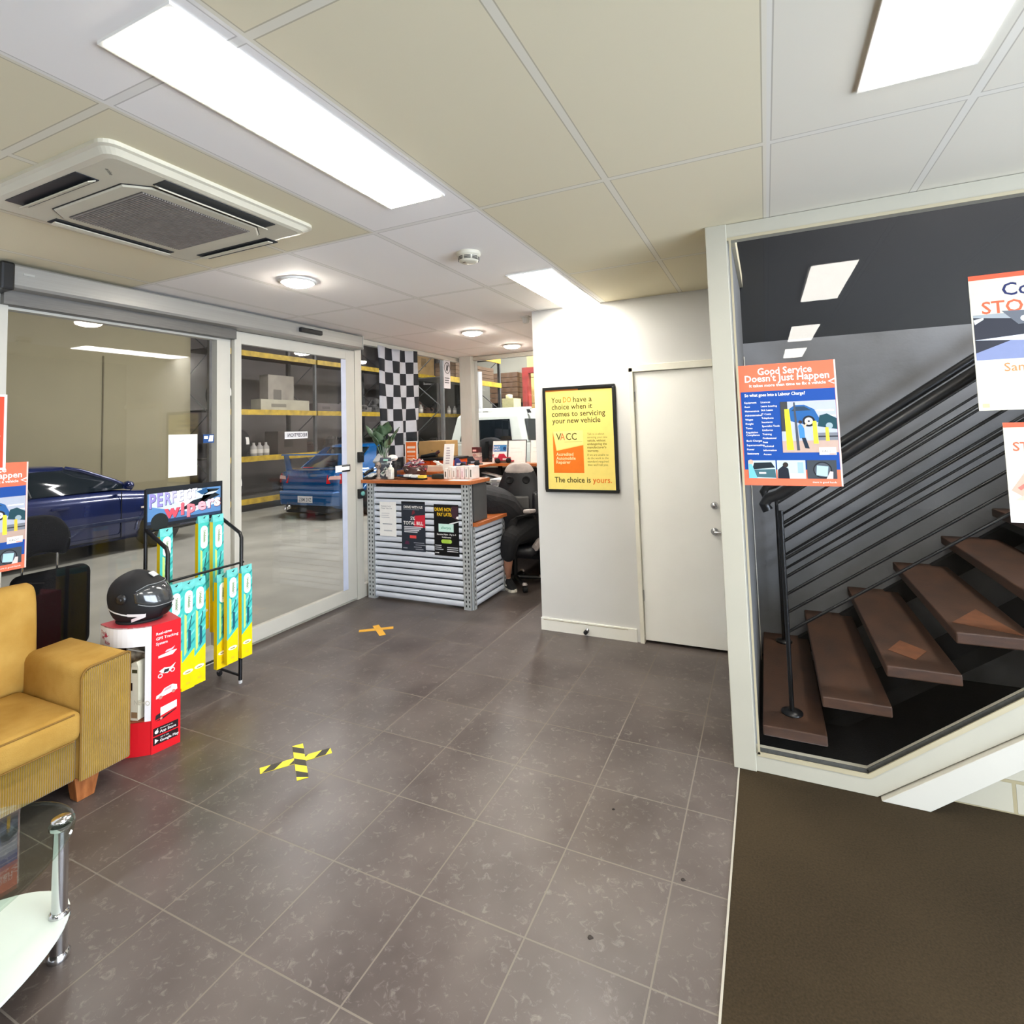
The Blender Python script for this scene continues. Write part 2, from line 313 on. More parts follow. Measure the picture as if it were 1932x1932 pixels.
MB().box(-.112, 2.866, .08, .322, 2.872, .1).prism([(.322, 2.866, .08), (3.3, 2.866, .08 + 2.978 * SL), (3.3, 2.866, .104 + 2.978 * SL), (.316, 2.866, .1)], (0, .006, 0)).build('gasket', mat('grey_gasket', (70, 70, 66), .8, var=.2, vs=60), g1)
struct('trim_4', MB().box(-.226, 2.842, 0, -.127, 2.96, CE), M_frame2, bevel=.003)
struct('trim_5', MB().prism([(.357, 2.825, 0), (.527, 2.825, 0), (.527 + 3.2, 2.825, 3.2 * SL), (.357 + 3.2, 2.825, 3.2 * .72 + .02)], (0, .1, 0)), mat('white_stringer_paint', (196, 193, 182), .4, var=.02, vs=4), bevel=.003)
m, nt, b_, N, ma, mix = nodes_of('white_painted_blocks', .6)
bt = N('TexBrick'); tc = N('TexCoord'); sp = N('SeparateXYZ'); cb = N('CombineXYZ'); nt.links.new(tc.outputs['Object'], sp.inputs[0]); nt.links.new(sp.outputs[0], cb.inputs[0]); nt.links.new(sp.outputs[2], cb.inputs[1]); nt.links.new(cb.outputs[0], bt.inputs[0])
bt.inputs['Scale'].default_value = 1; bt.inputs['Brick Width'].default_value = .39; bt.inputs['Row Height'].default_value = .13; bt.inputs['Mortar Size'].default_value = .007
bt.inputs[1].default_value = lin((186, 180, 160)); bt.inputs[2].default_value = lin((182, 176, 156)); bt.inputs[3].default_value = lin((164, 152, 118)); nt.links.new(bt.outputs[0], b_.inputs['Base Color'])
bp = N('Bump'); bp.inputs['Distance'].default_value = .006; bp.invert = True; nt.links.new(bt.outputs[1], bp.inputs['Height']); nt.links.new(bp.outputs[0], b_.inputs['Normal'])
struct('wall_under_stair', MB().prism([(.40, 2.935, 0), (4, 2.935, 0), (4, 2.935, 2.6), (.45, 2.935, .06)], (0, .06, 0)), m)

# ---- staircase behind the glass
st = thing('staircase', 'dark brown timber staircase with open treads climbing behind the glass', 'staircase', (.04, 3.6, 0))
M_tread = mat('brown_tread', (72, 44, 25), .6, var=.3, vs=5, stretch=(2, 1, 8), bump=.1)
for i in range(11):
    x0 = -.095 + .262 * i; z = .16 + .18 * i
    tr = MB().box(x0, 2.965, z - .05, x0 + .275, 4.25, z).build('tread', M_tread, st, bevel=.006)
    if i == 2: MB().prism([(.47, 3.16, z + .001), (.56, 3.07, z + .001), (.63, 3.2, z + .001), (.545, 3.31, z + .001)], (0, 0, .001)).build('orange_patch', mat('orange_brown', (112, 66, 36), .6, var=.15, vs=20), tr)  # paler orange-brown diamond laid on this tread
    if i == 3: MB().prism([(.71, 3.09, z + .001), (.93, 3.0, z + .001), (.86, 3.33, z + .001)], (0, 0, .001)).build('orange_patch', MATS['orange_brown'], tr)  # paler triangle in the same orange-brown
MB().prism([(-.08, 4.2, .02), (.1, 4.2, .02), (2.9, 4.2, .02 + 2.8 * .687), (2.9, 4.2, .2 + 2.8 * .687)], (0, .05, 0)).build('stringer', mat('black_stringer', (22, 22, 24), .6, var=.2), st)
MB().prism([(.2, 3.4, .01), (.3, 3.4, .01), (2.9, 3.4, 1.82), (2.9, 3.4, 1.95)], (0, .3, 0)).build('carriage_beam', MATS['black_stringer'], st)
M_rail = mat('black_rail', (13, 14, 16), .35, .2, var=.2, vs=12)
def railing(name, label, y, hz, x0, zt, bars):
    r = thing(name, label, 'railing', (x0, y, .16), 0, 'stair railings'); k = .687
    MB().tube([(x0, y, .165), (x0 + .005, y, zt)], .011, 10).build('newel', M_rail, r)
    MB().lathe([(.05, 0), (.05, .008), (.016, .014)], (x0, y, .162), n=16).build('base_plate', M_rail, r)
    MB().tube([(x0 - .055, y, zt - .0), (x0 - .07, y, zt + .03), (x0 - .05, y, zt + .062), (x0, y, zt + .08), (x0 + 3, y, zt + .08 + 3 * k)], .027, 12).build('handrail', M_rail, r)
    for z in bars: MB().tube([(x0 + .003, y, z), (x0 + 3, y, z + 3 * k)], .0075, 8).build('bar', M_rail, r)
    MB().tube([(x0 + 1.55, y, .16 + .18 * 6), (x0 + 1.55, y, zt + 1.55 * k + .06)], .01, 8).build('baluster', M_rail, r)
railing('stair_railing', 'black steel stair railing nearest the glass with sloping bars', 3.13, 1.2, .04, 1.17, [1.1, 1.01, .92, .83, .745, .655, .56])
railing('stair_railing', 'black steel stair railing along the far concrete wall behind the treads', 4.1, 1.2, .03, 1.12, [1.07, .98, .89, .8, .71, .62])

# ---- left shop front
XL = -3.75
struct('wall_left', MB().box(-3.82, -6, 0, -3.745, 1.4, CE), M_white)
w2 = struct('window_2', MB().box(-3.83, 1.4, 0, -3.74, 1.495, 2.6).box(-3.83, 1.495, 0, -3.74, 2.77, .1).box(-3.83, 1.495, 2.385, -3.77, 2.77, 2.6), M_frame)
MB().box(-3.83, 2.77, 0, -3.77, 2.885, 2.6).build('mullion', M_frame, w2)
MB().box(-3.803, 1.49, .095, -3.797, 2.775, 2.39).build('pane', M_glass, w2)
struct('trim_6', MB().box(-3.77, 1.46, 2.4, -3.7, 2.885, 2.48), mat('grey_door_track', (112, 110, 106), .5, .4, var=.1, vs=8, stretch=(4, 1, 20)))
d2 = struct('door_2', MB().box(-3.775, 2.895, .025, -3.735, 2.955, 2.47).box(-3.775, 4.13, .025, -3.735, 4.255, 2.47).box(-3.775, 2.955, 2.375, -3.735, 4.13, 2.47).box(-3.775, 2.955, .025, -3.735, 4.13, .135), M_frame, bevel=.002)
MB().box(-3.758, 2.95, .13, -3.752, 4.135, 2.38).build('pane', M_glass, d2)
MB().box(-3.734, 4.062, .14, -3.73, 4.128, 2.37).build('seal_strip', mat('pale_blue_seal', (196, 202, 220), .35, var=.05), d2)
struct('trim_7', MB().box(-3.8, 4.262, 0, -3.735, 4.36, 2.6), M_frame)
w3 = struct('window_3', MB().box(-3.8, 4.36, 0, -3.74, 6.4, .12).box(-3.8, 4.36, 2.56, -3.74, 6.4, 2.61), M_frame)
MB().box(-3.773, 4.36, .12, -3.767, 6.4, 2.56).build('pane', M_glass, w3)
struct('trim_8', MB().box(-3.67, 6.23, 0, -3.5, 6.42, CE), mat('grey_white_post', (206, 204, 196), .5, var=.08, vs=5, stretch=(1, 1, .3)))
w4 = struct('window_4', MB().box(-3.5, 6.3, 1.14, -1.738, 6.38, 1.2).box(-3.5, 6.3, 2.56, -1.738, 6.38, 2.61), M_frame)
MB().box(-3.5, 6.337, 1.2, -1.738, 6.343, 2.56).build('pane', M_glass, w4)
struct('wall_end', MB().box(-3.66, 6.31, 0, -1.7, 6.37, 1.14), M_dark)
# automatic door operator above the opening
op = thing('automatic_door_operator', 'long silver automatic door operator housing above the glass entrance', 'door operator', (-3.67, 2.84, 2.47))
MB().prism([(-3.74, 1.462, 2.476), (-3.61, 1.462, 2.476), (-3.598, 1.462, 2.49), (-3.598, 1.462, 2.592), (-3.605, 1.462, 2.602), (-3.74, 1.462, 2.602)], (0, 2.76, 0)).build('housing', mat('brushed_aluminium', (158, 156, 150), .38, .3, var=.06, vs=4, stretch=(1, .3, 20)), op)
MB().box(-3.745, 1.40, 2.455, -3.585, 1.462, 2.606).build('end_cap', M_black, op, bevel=.012)
MB().box(-3.745, 4.222, 2.47, -3.592, 4.23, 2.606).build('end_plate', M_alu, op)
MB().box(-3.6, 3.41, 2.526, -3.565, 3.66, 2.566).build('motion_sensor', M_black, op, bevel=.008)
MB().box(-3.598, 1.5, 2.548, -3.596, 1.55, 2.56).build('badge', M_alu, op)
# workshop shell beyond the glass
struct('wall_workshop_left', MB().box(-11.0, -6, 0, -10.9, 7.4, 6), wall_mat('beige_precast_panel', (150, 141, 112), .75))
struct('trim_9', MB().box(-10.9, 5.735, 0, -10.885, 5.755, 3.2).box(-10.9, 1.6, 0, -10.885, 1.62, 6), mat('panel_joint', (120, 111, 88), .9, var=.1))
struct('wall_workshop_rear', MB().box(-13, 7.4, 0, -12.6, 26, 6).box(-13, 7.38, 0, -11, 7.4, 6), mat('grey_precast_panel', (112, 106, 104), .8, var=.1, vs=1.5))
struct('wall_workshop_far', MB().box(-14, 25.9, 0, 4, 26, 6), mat('far_panel', (92, 88, 84), .8, var=.15, vs=1))
struct('wall_workshop_middle', MB().box(-9.2, 16.5, 0, 4, 16.7, 6), wall_mat('pale_block_wall', (176, 176, 164), .8))
struct('wall_workshop_right', MB().box(4, 4.4, 0, 4.1, 26, 6), MATS['far_panel'])
struct('wall_workshop_front', MB().box(-14, -6.1, 0, -3.8, -6, 6).box(-14, -6, 0, -13.9, 26, 6), MATS['far_panel'])
struct('ceiling_workshop', MB().box(-14, -6, 6, -3.8, 26, 6.1).box(-3.9, 6.4, 6, 4, 26, 6.1).box(-3.86, -6, CE + .1, -3.8, 6.4, 6).box(-3.9, 6.36, CE + .1, 4, 6.42, 6), mat('dark_roof', (70, 68, 66), .9, var=.1))

# ------------------------------------------------------------------ lamps
def emis(name, c, e):
    m = bpy.data.materials.new(name); m.use_nodes = True; b = m.node_tree.nodes['Principled BSDF']; b.inputs['Base Color'].default_value = lin(c)
    b.inputs['Emission Color'].default_value = lin(c); b.inputs['Emission Strength'].default_value = e; return m
M_pan = emis('lit_diffuser', (255, 250, 240), PANEL_E); M_dl = emis('lit_downlight', (255, 246, 232), DOWN_E); M_tube = emis('lit_tube', (250, 252, 255), TUBE_E)
M_lframe = mat('white_light_frame', (235, 233, 226), .4, var=.02)
def panel(label, x0, y0, x1, y1):
    t = thing('ceiling_light', label, 'ceiling light', ((x0 + x1) / 2, (y0 + y1) / 2, CE - .012), 0, 'fluorescent ceiling panels')
    f = .014
    MB().box(x0 - f, y0 - f, CE - .008, x1 + f, y0, CE).box(x0 - f, y1, CE - .008, x1 + f, y1 + f, CE).box(x0 - f, y0, CE - .008, x0, y1, CE).box(x1, y0, CE - .008, x1 + f, y1, CE).build('frame', M_lframe, t)
    MB().box(x0, y0, CE - .012, x1, y1, CE - .001).build('diffuser', M_pan, t)
panel('long bright ceiling panel beside the air conditioner cassette', -1.42, .745, -1.17, 1.865)
panel('bright ceiling panel above the carpet in front of the stair glass', .315, .72, .575, 1.86)
panel('bright ceiling panel that meets the white wall over the framed yellow poster', -1.44, 3.09, -1.155, 4.155)
panel('ceiling panel over the carpet behind the camera seen in the stair glass', .3, -1.78, .56, -.58)
panel('ceiling panel deeper behind the camera reflected smallest in the stair glass', .3, -3.72, .56, -2.55)
panel('ceiling panel over the tiles behind the camera', -1.42, -2.6, -1.17, -1.45)
def downlight(label, x, y):
    t = thing('downlight', label, 'downlight', (x, y, CE - .02), 0, 'round ceiling downlights')
    MB().lathe([(.112, 0), (.112, -.008), (.1, -.016), (.092, -.012), (.092, 0)], (x, y, CE), n=32).build('rim', M_lframe, t)
    MB().lathe([(.0, -.04), (.05, -.037), (.08, -.026), (.093, -.012), (.093, -.004), (0, -.004)], (x, y, CE), n=32).build('diffuser', M_dl, t)
downlight('round downlight between the air conditioner and the smoke alarm', -2.643, 2.5)
downlight('round downlight above the reception counter', -2.61, 4.7)
downlight('round downlight nearest the rear office window', -2.65, 5.72)
def tube_light(label, x, y, z, dx, dy, pw):  # unseen fittings added to light the workshop
    t = thing('added_batten_light', label, 'batten light', (x, y, z), 0, 'added workshop batten lights')
    MB().box(x - dx / 2 - .06, y - dy / 2 - .06, z, x + dx / 2 + .06, y + dy / 2 + .06, z + .07).box(x - .01, y - .01, z + .07, x + .01, y + .01, 6).build('batten', M_lframe, t)
    MB().tube([(x - dx / 2, y - dy / 2, z - .03), (x + dx / 2, y + dy / 2, z - .03)], .03, 10).build('tube', M_tube, t)
    l = bpy.data.lights.new('added_batten_lamp', 'AREA'); l.shape = 'RECTANGLE'; l.size = max(dx, .2); l.size_y = max(dy, .2); l.energy = pw; l.color = (1, .98, .95)
    o = bpy.data.objects.new('added_batten_lamp', l); COL.objects.link(o); o.location = (x, y, z - .08)
for i, (x, y, lab) in enumerate([(-7.2, 2.5, 'added unseen batten light over the nearer bay of the workshop by the beige wall'), (-7.2, 7.5, 'added unseen batten light over the blue sedan in the workshop'), (-7.2, 13.5, 'added unseen batten light over the far rack bays of the workshop'), (-3.2, 9.2, 'added unseen batten light over the white off-roader'), (-4.6, 14.2, 'added unseen batten light over the timber behind the white off-roader')]):
    tube_light(lab, x, y, 4.9, .05, 2.4, (36, 56, 60, 110, 150)[i])
sl = bpy.data.lights.new('stairwell_fill_lamp', 'AREA'); sl.size = .5; sl.energy = STAIR_W; sl.color = (1, .95, .88); so = bpy.data.objects.new('stairwell_fill_lamp', sl); COL.objects.link(so); so.location = (1.5, 3.5, 4.4)  # unseen lamp added above to light the stairwell

# ------------------------------------------------------------------ posters and signs
SAL, BLU, WHT, BLK = (238, 112, 80), (14, 70, 150), (245, 243, 238), (18, 18, 20)
def good_service(label, o, u, v, group=None):
    W, H = .415, .58
    e = [('r', 0, H * .785, W, H * .215, SAL), ('r', .008, .075, W - .016, H * .785 - .08, BLU), ('r', 0, 0, W, .075, SAL), ('r', .0, 0, .007, H, SAL), ('r', W - .007, 0, .007, H, (226, 200, 190)),
         ('f', 'Good Service', .089, .318, H - .05, .046, WHT, .018), ('f', "Doesn't Just Happen", .031, .387, H - .083, .046, WHT, .018), ('f', 'It takes more than time to fix a vehicle', .049, .372, H - .108, .019, WHT, .02),
         ('f', 'So what goes into a Labour Charge?', .025, .285, H - .154, .021, WHT, .02)]
    L = ['Equipment', 'Rent', 'Maintenance', 'Administration', 'Wages', 'Freight', 'Taxes', 'Regulation', 'Compliance', 'Bank Charges', 'Superannuation', 'Power', 'Stationery']
    Rr = ['Licences', 'Leave Loading', 'Sick Leave', 'IT Costs', 'Telephone', 'Insurance', 'Specialist Tools', 'Uniforms', 'Training', 'Professional', 'Fees', 'Technical', 'Information', 'Access']
    y = H * .785 - .062
    for i, t in enumerate(L): e.append(('t', t, .022, y - i * .0205 + (.007 if i == 8 else 0), .0125, WHT, 'LEFT', .012))
    for i, t in enumerate(Rr): e.append(('t', t, .094, y - i * .0192, .0122, WHT, 'LEFT', .012))
    x0, y0, w, h = .178, .155, .228, .24                                  # the workshop picture
    e += [('r', x0, y0, w, h, (176, 182, 196)), ('r', x0, y0, w, .055, (186, 160, 146)), ('r', x0, y0 + .1, .03, h - .1, (60, 60, 62)), ('r', x0 + .15, y0 + .19, .07, .007, WHT), ('r', x0 + .17, y0 + .165, .055, .006, WHT),
          ('p', [(x0 + .03, y0 + .15), (x0 + .03, y0 + .2), (x0 + .06, y0 + .222), (x0 + .1, y0 + .222), (x0 + .14, y0 + .2), (x0 + .158, y0 + .16), (x0 + .155, y0 + .14), (x0 + .1, y0 + .13)], (34, 92, 152)),
          ('p', [(x0 + .045, y0 + .195), (x0 + .065, y0 + .215), (x0 + .1, y0 + .215), (x0 + .128, y0 + .195)], (40, 62, 84)), ('c', x0 + .115, y0 + .145, .026, (26, 28, 34)), ('c', x0 + .115, y0 + .145, .017, (214, 214, 218)), ('c', x0 + .115, y0 + .145, .005, (80, 80, 84)),
          ('p', [(x0 + .15, y0 + .12), (x0 + .16, y0 + .17), (x0 + .19, y0 + .178), (x0 + .228, y0 + .155), (x0 + .228, y0 + .105)], (22, 66, 76)), ('c', x0 + .197, y0 + .122, .014, (150, 170, 176)),
          ('r', x0 + .15, y0 + .055, .078, .035, (120, 124, 132)), ('r', x0 + .15, y0 + .07, .078, .006, (40, 42, 48)),
          ('p', [(x0 + .018, y0 + .012), (x0 + .016, y0 + .205), (x0 + .036, y0 + .205), (x0 + .047, y0 + .012)], (246, 226, 50)), ('p', [(x0 + .06, y0 + .01), (x0 + .055, y0 + .235), (x0 + .062, y0 + .235), (x0 + .072, y0 + .01)], (70, 76, 86)),
          ('p', [(x0 + .13, y0 + .04), (x0 + .13, y0 + .145), (x0 + .146, y0 + .145), (x0 + .15, y0 + .04)], (246, 226, 60)), ('p', [(x0 + .18, y0 + .052), (x0 + .18, y0 + .115), (x0 + .193, y0 + .115), (x0 + .195, y0 + .052)], (236, 190, 60)),
          ('p', [(x0 + .074, y0 + .066), (x0 + .07, y0 + .125), (x0 + .08, y0 + .135), (x0 + .094, y0 + .118), (x0 + .096, y0 + .066)], (64, 132, 190)), ('p', [(x0 + .082, y0 + .068), (x0 + .094, y0 + .02), (x0 + .112, y0 + .018), (x0 + .098, y0 + .068)], (26, 40, 56)), ('c', x0 + .08, y0 + .142, .008, (60, 44, 38)), ('p', [(x0 + .09, y0 + .12), (x0 + .106, y0 + .14), (x0 + .11, y0 + .136), (x0 + .096, y0 + .112)], (220, 180, 150)),
          ('r', x0 + .15, y0 - .012, .068, .035, (240, 236, 232)), ('r', x0 + .19, y0 - .01, .026, .004, SAL), ('t', 'VACC', x0 + .158, y0, .016, (70, 66, 60), 'LEFT', 0, 1, .2)]
    for k in range(3):                                                   # three small pictures along the foot
        a = .024 + k * .125; b = .034; e.append(('r', a, b, .119, .085, ((190, 214, 220), (188, 214, 216), (60, 66, 72))[k]))
    e += [('p', [(.04, .075), (.05, .108), (.125, .11), (.14, .085)], (24, 34, 40)), ('p', [(.04, .04), (.05, .075), (.14, .078), (.143, .036)], (64, 100, 108)), ('p', [(.024, .034), (.026, .105), (.04, .1), (.062, .034)], (110, 186, 220)), ('c', .036, .112, .011, (222, 170, 150)), ('r', .07, .055, .03, .008, WHT),
          ('p', [(.15, .034), (.152, .075), (.175, .095), (.196, .08), (.2, .034)], (22, 28, 40)), ('c', .185, .098, .012, (50, 40, 36)), ('r', .235, .06, .024, .05, (150, 180, 190)), ('p', [(.2, .06), (.262, .052), (.262, .034), (.2, .034)], (236, 234, 230)),
          ('c', .336, .074, .038, (20, 22, 26)), ('c', .336, .074, .033, (78, 84, 92)), ('p', [(.31, .05), (.314, .095), (.36, .09), (.354, .044)], (168, 204, 222)), ('p', [(.35, .034), (.366, .068), (.378, .066), (.376, .034)], (232, 206, 200)), ('t', 'there in good hands', .39, .014, .012, WHT, 'RIGHT')]
    e += [('p', [(.0 + W - .035, H - .098), (W - .008, H - .085), (W - .008, H - .092), (W - .028, H - .1), (W - .008, H - .108), (W - .01, H - .112)], WHT)]
    return sheet('poster', label, 'poster', o, u, v, W, H, SAL, e, group=group)
good_service('orange and blue labour charge poster taped inside the dark stair glass', (-.112, 2.871, 1.326), XU, ZU, 'service posters')
good_service('orange and blue labour charge poster on the entrance glass behind the armchair', (-3.739, 1.186, .957), YU, ZU, 'service posters')
sheet('poster', 'red poster with a white border above the labour charge poster at the entrance', 'poster', (-3.7365, 1.2, 1.5), YU, ZU, .3, .407, WHT, [('r', .012, .012, .276, .383, (226, 74, 46)), ('t', 'STOP.', .276, .18, .04, WHT, 'RIGHT', .01)] + lines(.05, .3, .2, 3, .02, WHT, .006))
def virus(label, x, z, w, h, k, hands):
    e = [('r', 0, h - .02, w, .02, (226, 88, 56)), ('t', 'Coronavirus', .105 * k, h - .095 * k, .075 * k, (26, 34, 84), 'LEFT', .012), ('t', 'STOP', .035 * k, h - .165 * k, .073 * k, (226, 94, 60), 'LEFT', .014), ('t', 'THE SPREAD', .225 * k, h - .165 * k, .073 * k, (120, 122, 116), 'LEFT', .004)]
    p0 = h * .37
    if hands:
        e += [('r', .005, p0 - .12 * k, w - .005, .3 * k, (206, 190, 178)), ('p', [(.01, p0 - .02), (.06, p0 + .06), (.14, p0 + .1), (.22, p0 + .12), (.24, p0 + .05), (.16, p0), (.08, p0 - .07)], (224, 160, 140)), ('p', [(.02, p0 - .06), (.09, p0 - .01), (.2, p0 + .03), (.22, p0 - .04), (.12, p0 - .09)], (236, 178, 158)), ('p', [(.03, p0 - .01), (.09, p0 + .04), (.1, p0 + .034), (.04, p0 - .02)], (190, 110, 96)),
              ('r', 0, 0, w, h * .22, WHT), ('t', 'Please wash', .06 * k, h * .1, .05 * k, (176, 178, 150))]
    else:
        e += [('r', .006, p0, w - .012, h * .335, (40, 41, 50)), ('p', [(.006, p0 + .03), (.12, p0 + .075), (w, p0 + .11), (w, p0), (.006, p0)], (122, 132, 168)), ('p', [(.006, p0 + .085), (.2, p0 + .1), (w, p0 + .13), (w, p0 + .115), (.2, p0 + .07)], (206, 212, 222)), ('p', [(.006, h * .37 + .18), (.14, h * .37 + .165), (w, h * .37 + .175), (w, h * .37 + .19), (.006, h * .37 + .19)], (150, 156, 160)), ('p', [(.1, p0 + .2), (.15, p0 + .14), (.22, p0 + .14), (.26, p0 + .19)], (96, 100, 108)), ('c', .17, p0 + .163, .012, (226, 226, 226)), ('c', .2, p0 + .167, .012, (214, 214, 214)), ('p', [(.006, p0 + .17), (.04, p0 + .178), (.04, p0 + .17), (.01, p0 + .15)], (200, 206, 206)),
              ('t', 'Sanitised by', .092, h * .28, .05, (222, 130, 74)), ('t', 'staff daily', .16, h * .22, .05, (170, 160, 120)), ('r', .014, .012, .022, .016, (196, 196, 140))]
    return sheet('poster', label, 'poster', (x, 2.871, z), XU, ZU, w, h, (206, 200, 180), e)
virus('tall cream health poster with a car cabin picture cut by the picture edge', .808, 1.647, .72, .568, 1, False)
virus('smaller cream health poster with washed hands low on the stair glass', .88, 1.19, .5, .405, .7, True)
# framed yellow poster on the white wall
fr = thing('framed_poster', 'black framed yellow poster about the choice of servicing on the white wall', 'framed poster', (-1.355, 4.168, 1.112))
x0, z0, x1, z1 = -1.657, 1.112, -1.053, 1.962; f = .022
MB().box(x0, 4.145, z0, x1, 4.17, z0 + f).box(x0, 4.145, z1 - f, x1, 4.17, z1).box(x0, 4.145, z0 + f, x0 + f, 4.17, z1 - f).box(x1 - f, 4.145, z0 + f, x1, 4.17, z1 - f).build('frame', mat('black_frame', (16, 17, 16), .3, var=.1), fr, bevel=.003)
OL, ORG = (70, 62, 16), (236, 120, 28); YEL = (246, 222, 122); w, h = x1 - x0 - 2 * f, z1 - z0 - 2 * f
e = [('r', 0, h - .012, w * .5, .012, (236, 140, 60)), ('r', w * .5, h - .012, w * .5, .012, (70, 56, 24))]
F = lambda t, a, b_, d_, s, c_, k=.01: ('f', t, a - .024 * d_, b_ - .024 * d_, h - d_, s, c_, k)
e += [F('You', .053, .135, .106, .062, OL), F('DO', .153, .222, .106, .062, (206, 120, 14)), F('have a', .24, .395, .106, .062, OL), F('choice when it', .055, .397, .162, .062, OL), F('comes to servicing', .056, .502, .219, .062, OL), F('your new vehicle', .059, .462, .274, .062, OL)]
e += [('p', [(.052, h - .674), (.052, h - .34), (.08, h - .497), (.308, h - .454), (.308, h - .674)], ORG), ('p', [(.056, h - .34), (.083, h - .488), (.308, h - .448), (.308, h - .335)], (248, 228, 140)), F('V', .09, .135, .41, .08, (92, 84, 30)), F('A', .125, .165, .41, .08, (226, 112, 60)), F('CC', .175, .265, .41, .08, (92, 84, 30)), ('r', .15, h - .428, .15, .003, (200, 180, 90)),
      F('Accredited', .09, .235, .536, .036, (255, 226, 170), .014), F('Automobile', .09, .253, .569, .036, (255, 226, 170), .014), F('Repairer', .09, .21, .6, .036, (255, 226, 170), .014)]
for i, (t, x2) in enumerate([('Talk to us about', .49), ('servicing your new', .515), ('vehicle, without', .5), ('endangering the', .51), ("manufacturer's", .505), ('warranty.', .445), ('If we are unable to', .523), ('do the work to the', .523), ('standard required', .523), ("then we'll tell you.", .52)]):
    e.append(F(t, .353, x2, .374 + i * .0265 + (.006 if i > 5 else 0), .024, (110, 96, 20) if 2 <= i <= 5 else (150, 136, 60), .016 if 2 <= i <= 5 else .004))
e += [F('The choice is', .074, .375, .75, .062, OL, .012), F('yours.', .394, .545, .75, .062, ORG, .012)]
sheet('print', '', '', (x0 + f, 4.158, z0 + f), XU, ZU, w, h, YEL, e, fr)
# bits on the entrance glass
sheet('paper_notice', 'blank white paper sheet taped on the fixed entrance glass', 'paper', (-3.795, 2.42, 1.368), YU, ZU, .212, .3, (246, 246, 240), [])
sheet('sticker', 'small blue and white sticker on the entrance glass edge', 'sticker', (-3.768, 2.66, 1.602), YU, ZU, .085, .062, (30, 72, 130), [('r', .006, .03, .03, .02, WHT), ('p', [(.04, .01), (.05, .055), (.08, .055), (.075, .01)], WHT)])
sheet('reception_sign', 'white reception sign on the sliding door read from behind', 'sign', (-3.751, 3.393, 1.608), YU, ZU, .256, .062, (226, 224, 224), [('r', .006, .006, .244, .05, (212, 210, 212))])
MB().text('RECEPTION', (-3.7485, 3.64, 1.625), (0, -1, 0), ZU, .045, 0, 'LEFT', .012, .93).build('reversed_lettering', ink((52, 50, 60)), bpy.data.objects['reception_sign'], fix=False)
la = thing('door_bolt', 'black door bolt carrying a white arrow on the sliding door edge', 'door bolt', (-3.745, 4.1, 1.265))
MB().box(-3.735, 4.0, 1.268, -3.72, 4.165, 1.338).build('bolt_body', M_black, la, bevel=.004)
sheet('arrow_label', '', '', (-3.7185, 3.96, 1.272), YU, ZU, .2, .062, (240, 240, 238), [('p', [(0, 0), (0, .062), (.05, .062), (.05, .0)], (240, 240, 238)), ('p', [(.06, .03), (.085, .055), (.085, .045), (.19, .045), (.19, .016), (.085, .016), (.085, .006)], WHT), ('r', .085, .048, .11, .012, BLK), ('r', .085, .0, .11, .012, BLK), ('r', .19, 0, .01, .062, BLK)], la)
M_teal = mat('teal_button', (110, 176, 168), .4, var=.1)
eb = thing('exit_button', 'black push button box with a teal knob on the door jamb', 'push button', (-3.72, 4.31, 1.0))
MB().box(-3.735, 4.275, .985, -3.7, 4.345, 1.08).build('housing', M_black, eb, bevel=.005); MB().lathe([(.022, 0), (.022, .016), (.012, .024), (0, .024)], (-3.7, 4.31, 1.035), XU).build('knob', M_teal, eb)
cr = thing('card_reader', 'black card reader fixed higher on the door jamb', 'card reader', (-3.72, 4.31, 1.36))
MB().box(-3.735, 4.28, 1.345, -3.7, 4.345, 1.45).build('housing', M_black, cr, bevel=.005); MB().box(-3.702, 4.295, 1.41, -3.698, 4.33, 1.44).build('display', mat('dark_display', (30, 40, 44), .2), cr)
sheet('warning_sign', 'white notice with a black ringed symbol on the glass beside the corner post', 'sign', (-3.763, 5.985, 2.19), YU, ZU, .16, .405, (232, 228, 232), [('c', .085, .27, .075, BLK), ('c', .085, .27, .066, (232, 228, 232)), ('p', [(.06, .25), (.075, .31), (.095, .32), (.1, .25), (.085, .22)], BLK), ('p', [(.035, .22), (.04, .215), (.137, .318), (.13, .325)], BLK)] + lines(.02, .13, .12, 3, .03, (90, 90, 94), .012))

# ------------------------------------------------------------------ ceiling things
ac = thing('air_conditioner', 'square cream ceiling cassette air conditioner with a grey intake grille', 'air conditioner', (-2.32, 1.43, CE - .04))
M_ac = mat('aged_white_plastic', (208, 202, 182), .45, var=.04, vs=4); X0, X1, Y0, Y1 = -2.77, -1.87, .975, 1.885
def rrect(x0, y0, x1, y1, r, z, n=5):
    P = []
    for cx, cy, a0 in ((x1 - r, y1 - r, 0), (x0 + r, y1 - r, 90), (x0 + r, y0 + r, 180), (x1 - r, y0 + r, 270)):
        for k in range(n + 1): a = math.radians(a0 + 90 * k / n); P.append((cx + r * math.cos(a), cy + r * math.sin(a), z))
    return P
fa = MB()
fa.loft([rrect(X0, Y0, X1, Y1, .05, CE), rrect(X0, Y0, X1, Y1, .05, CE - .014), rrect(X0 + .012, Y0 + .012, X1 - .012, Y1 - .012, .045, CE - .018), rrect(X0 + .03, Y0 + .03, X1 - .03, Y1 - .03, .04, CE - .034), rrect(X0 + .05, Y0 + .05, X1 - .05, Y1 - .05, .03, CE - .038)], 0, False)
fa.build('fascia', M_ac, ac)
gx0, gx1, gy0, gy1 = -2.6, -2.04, 1.17, 1.73
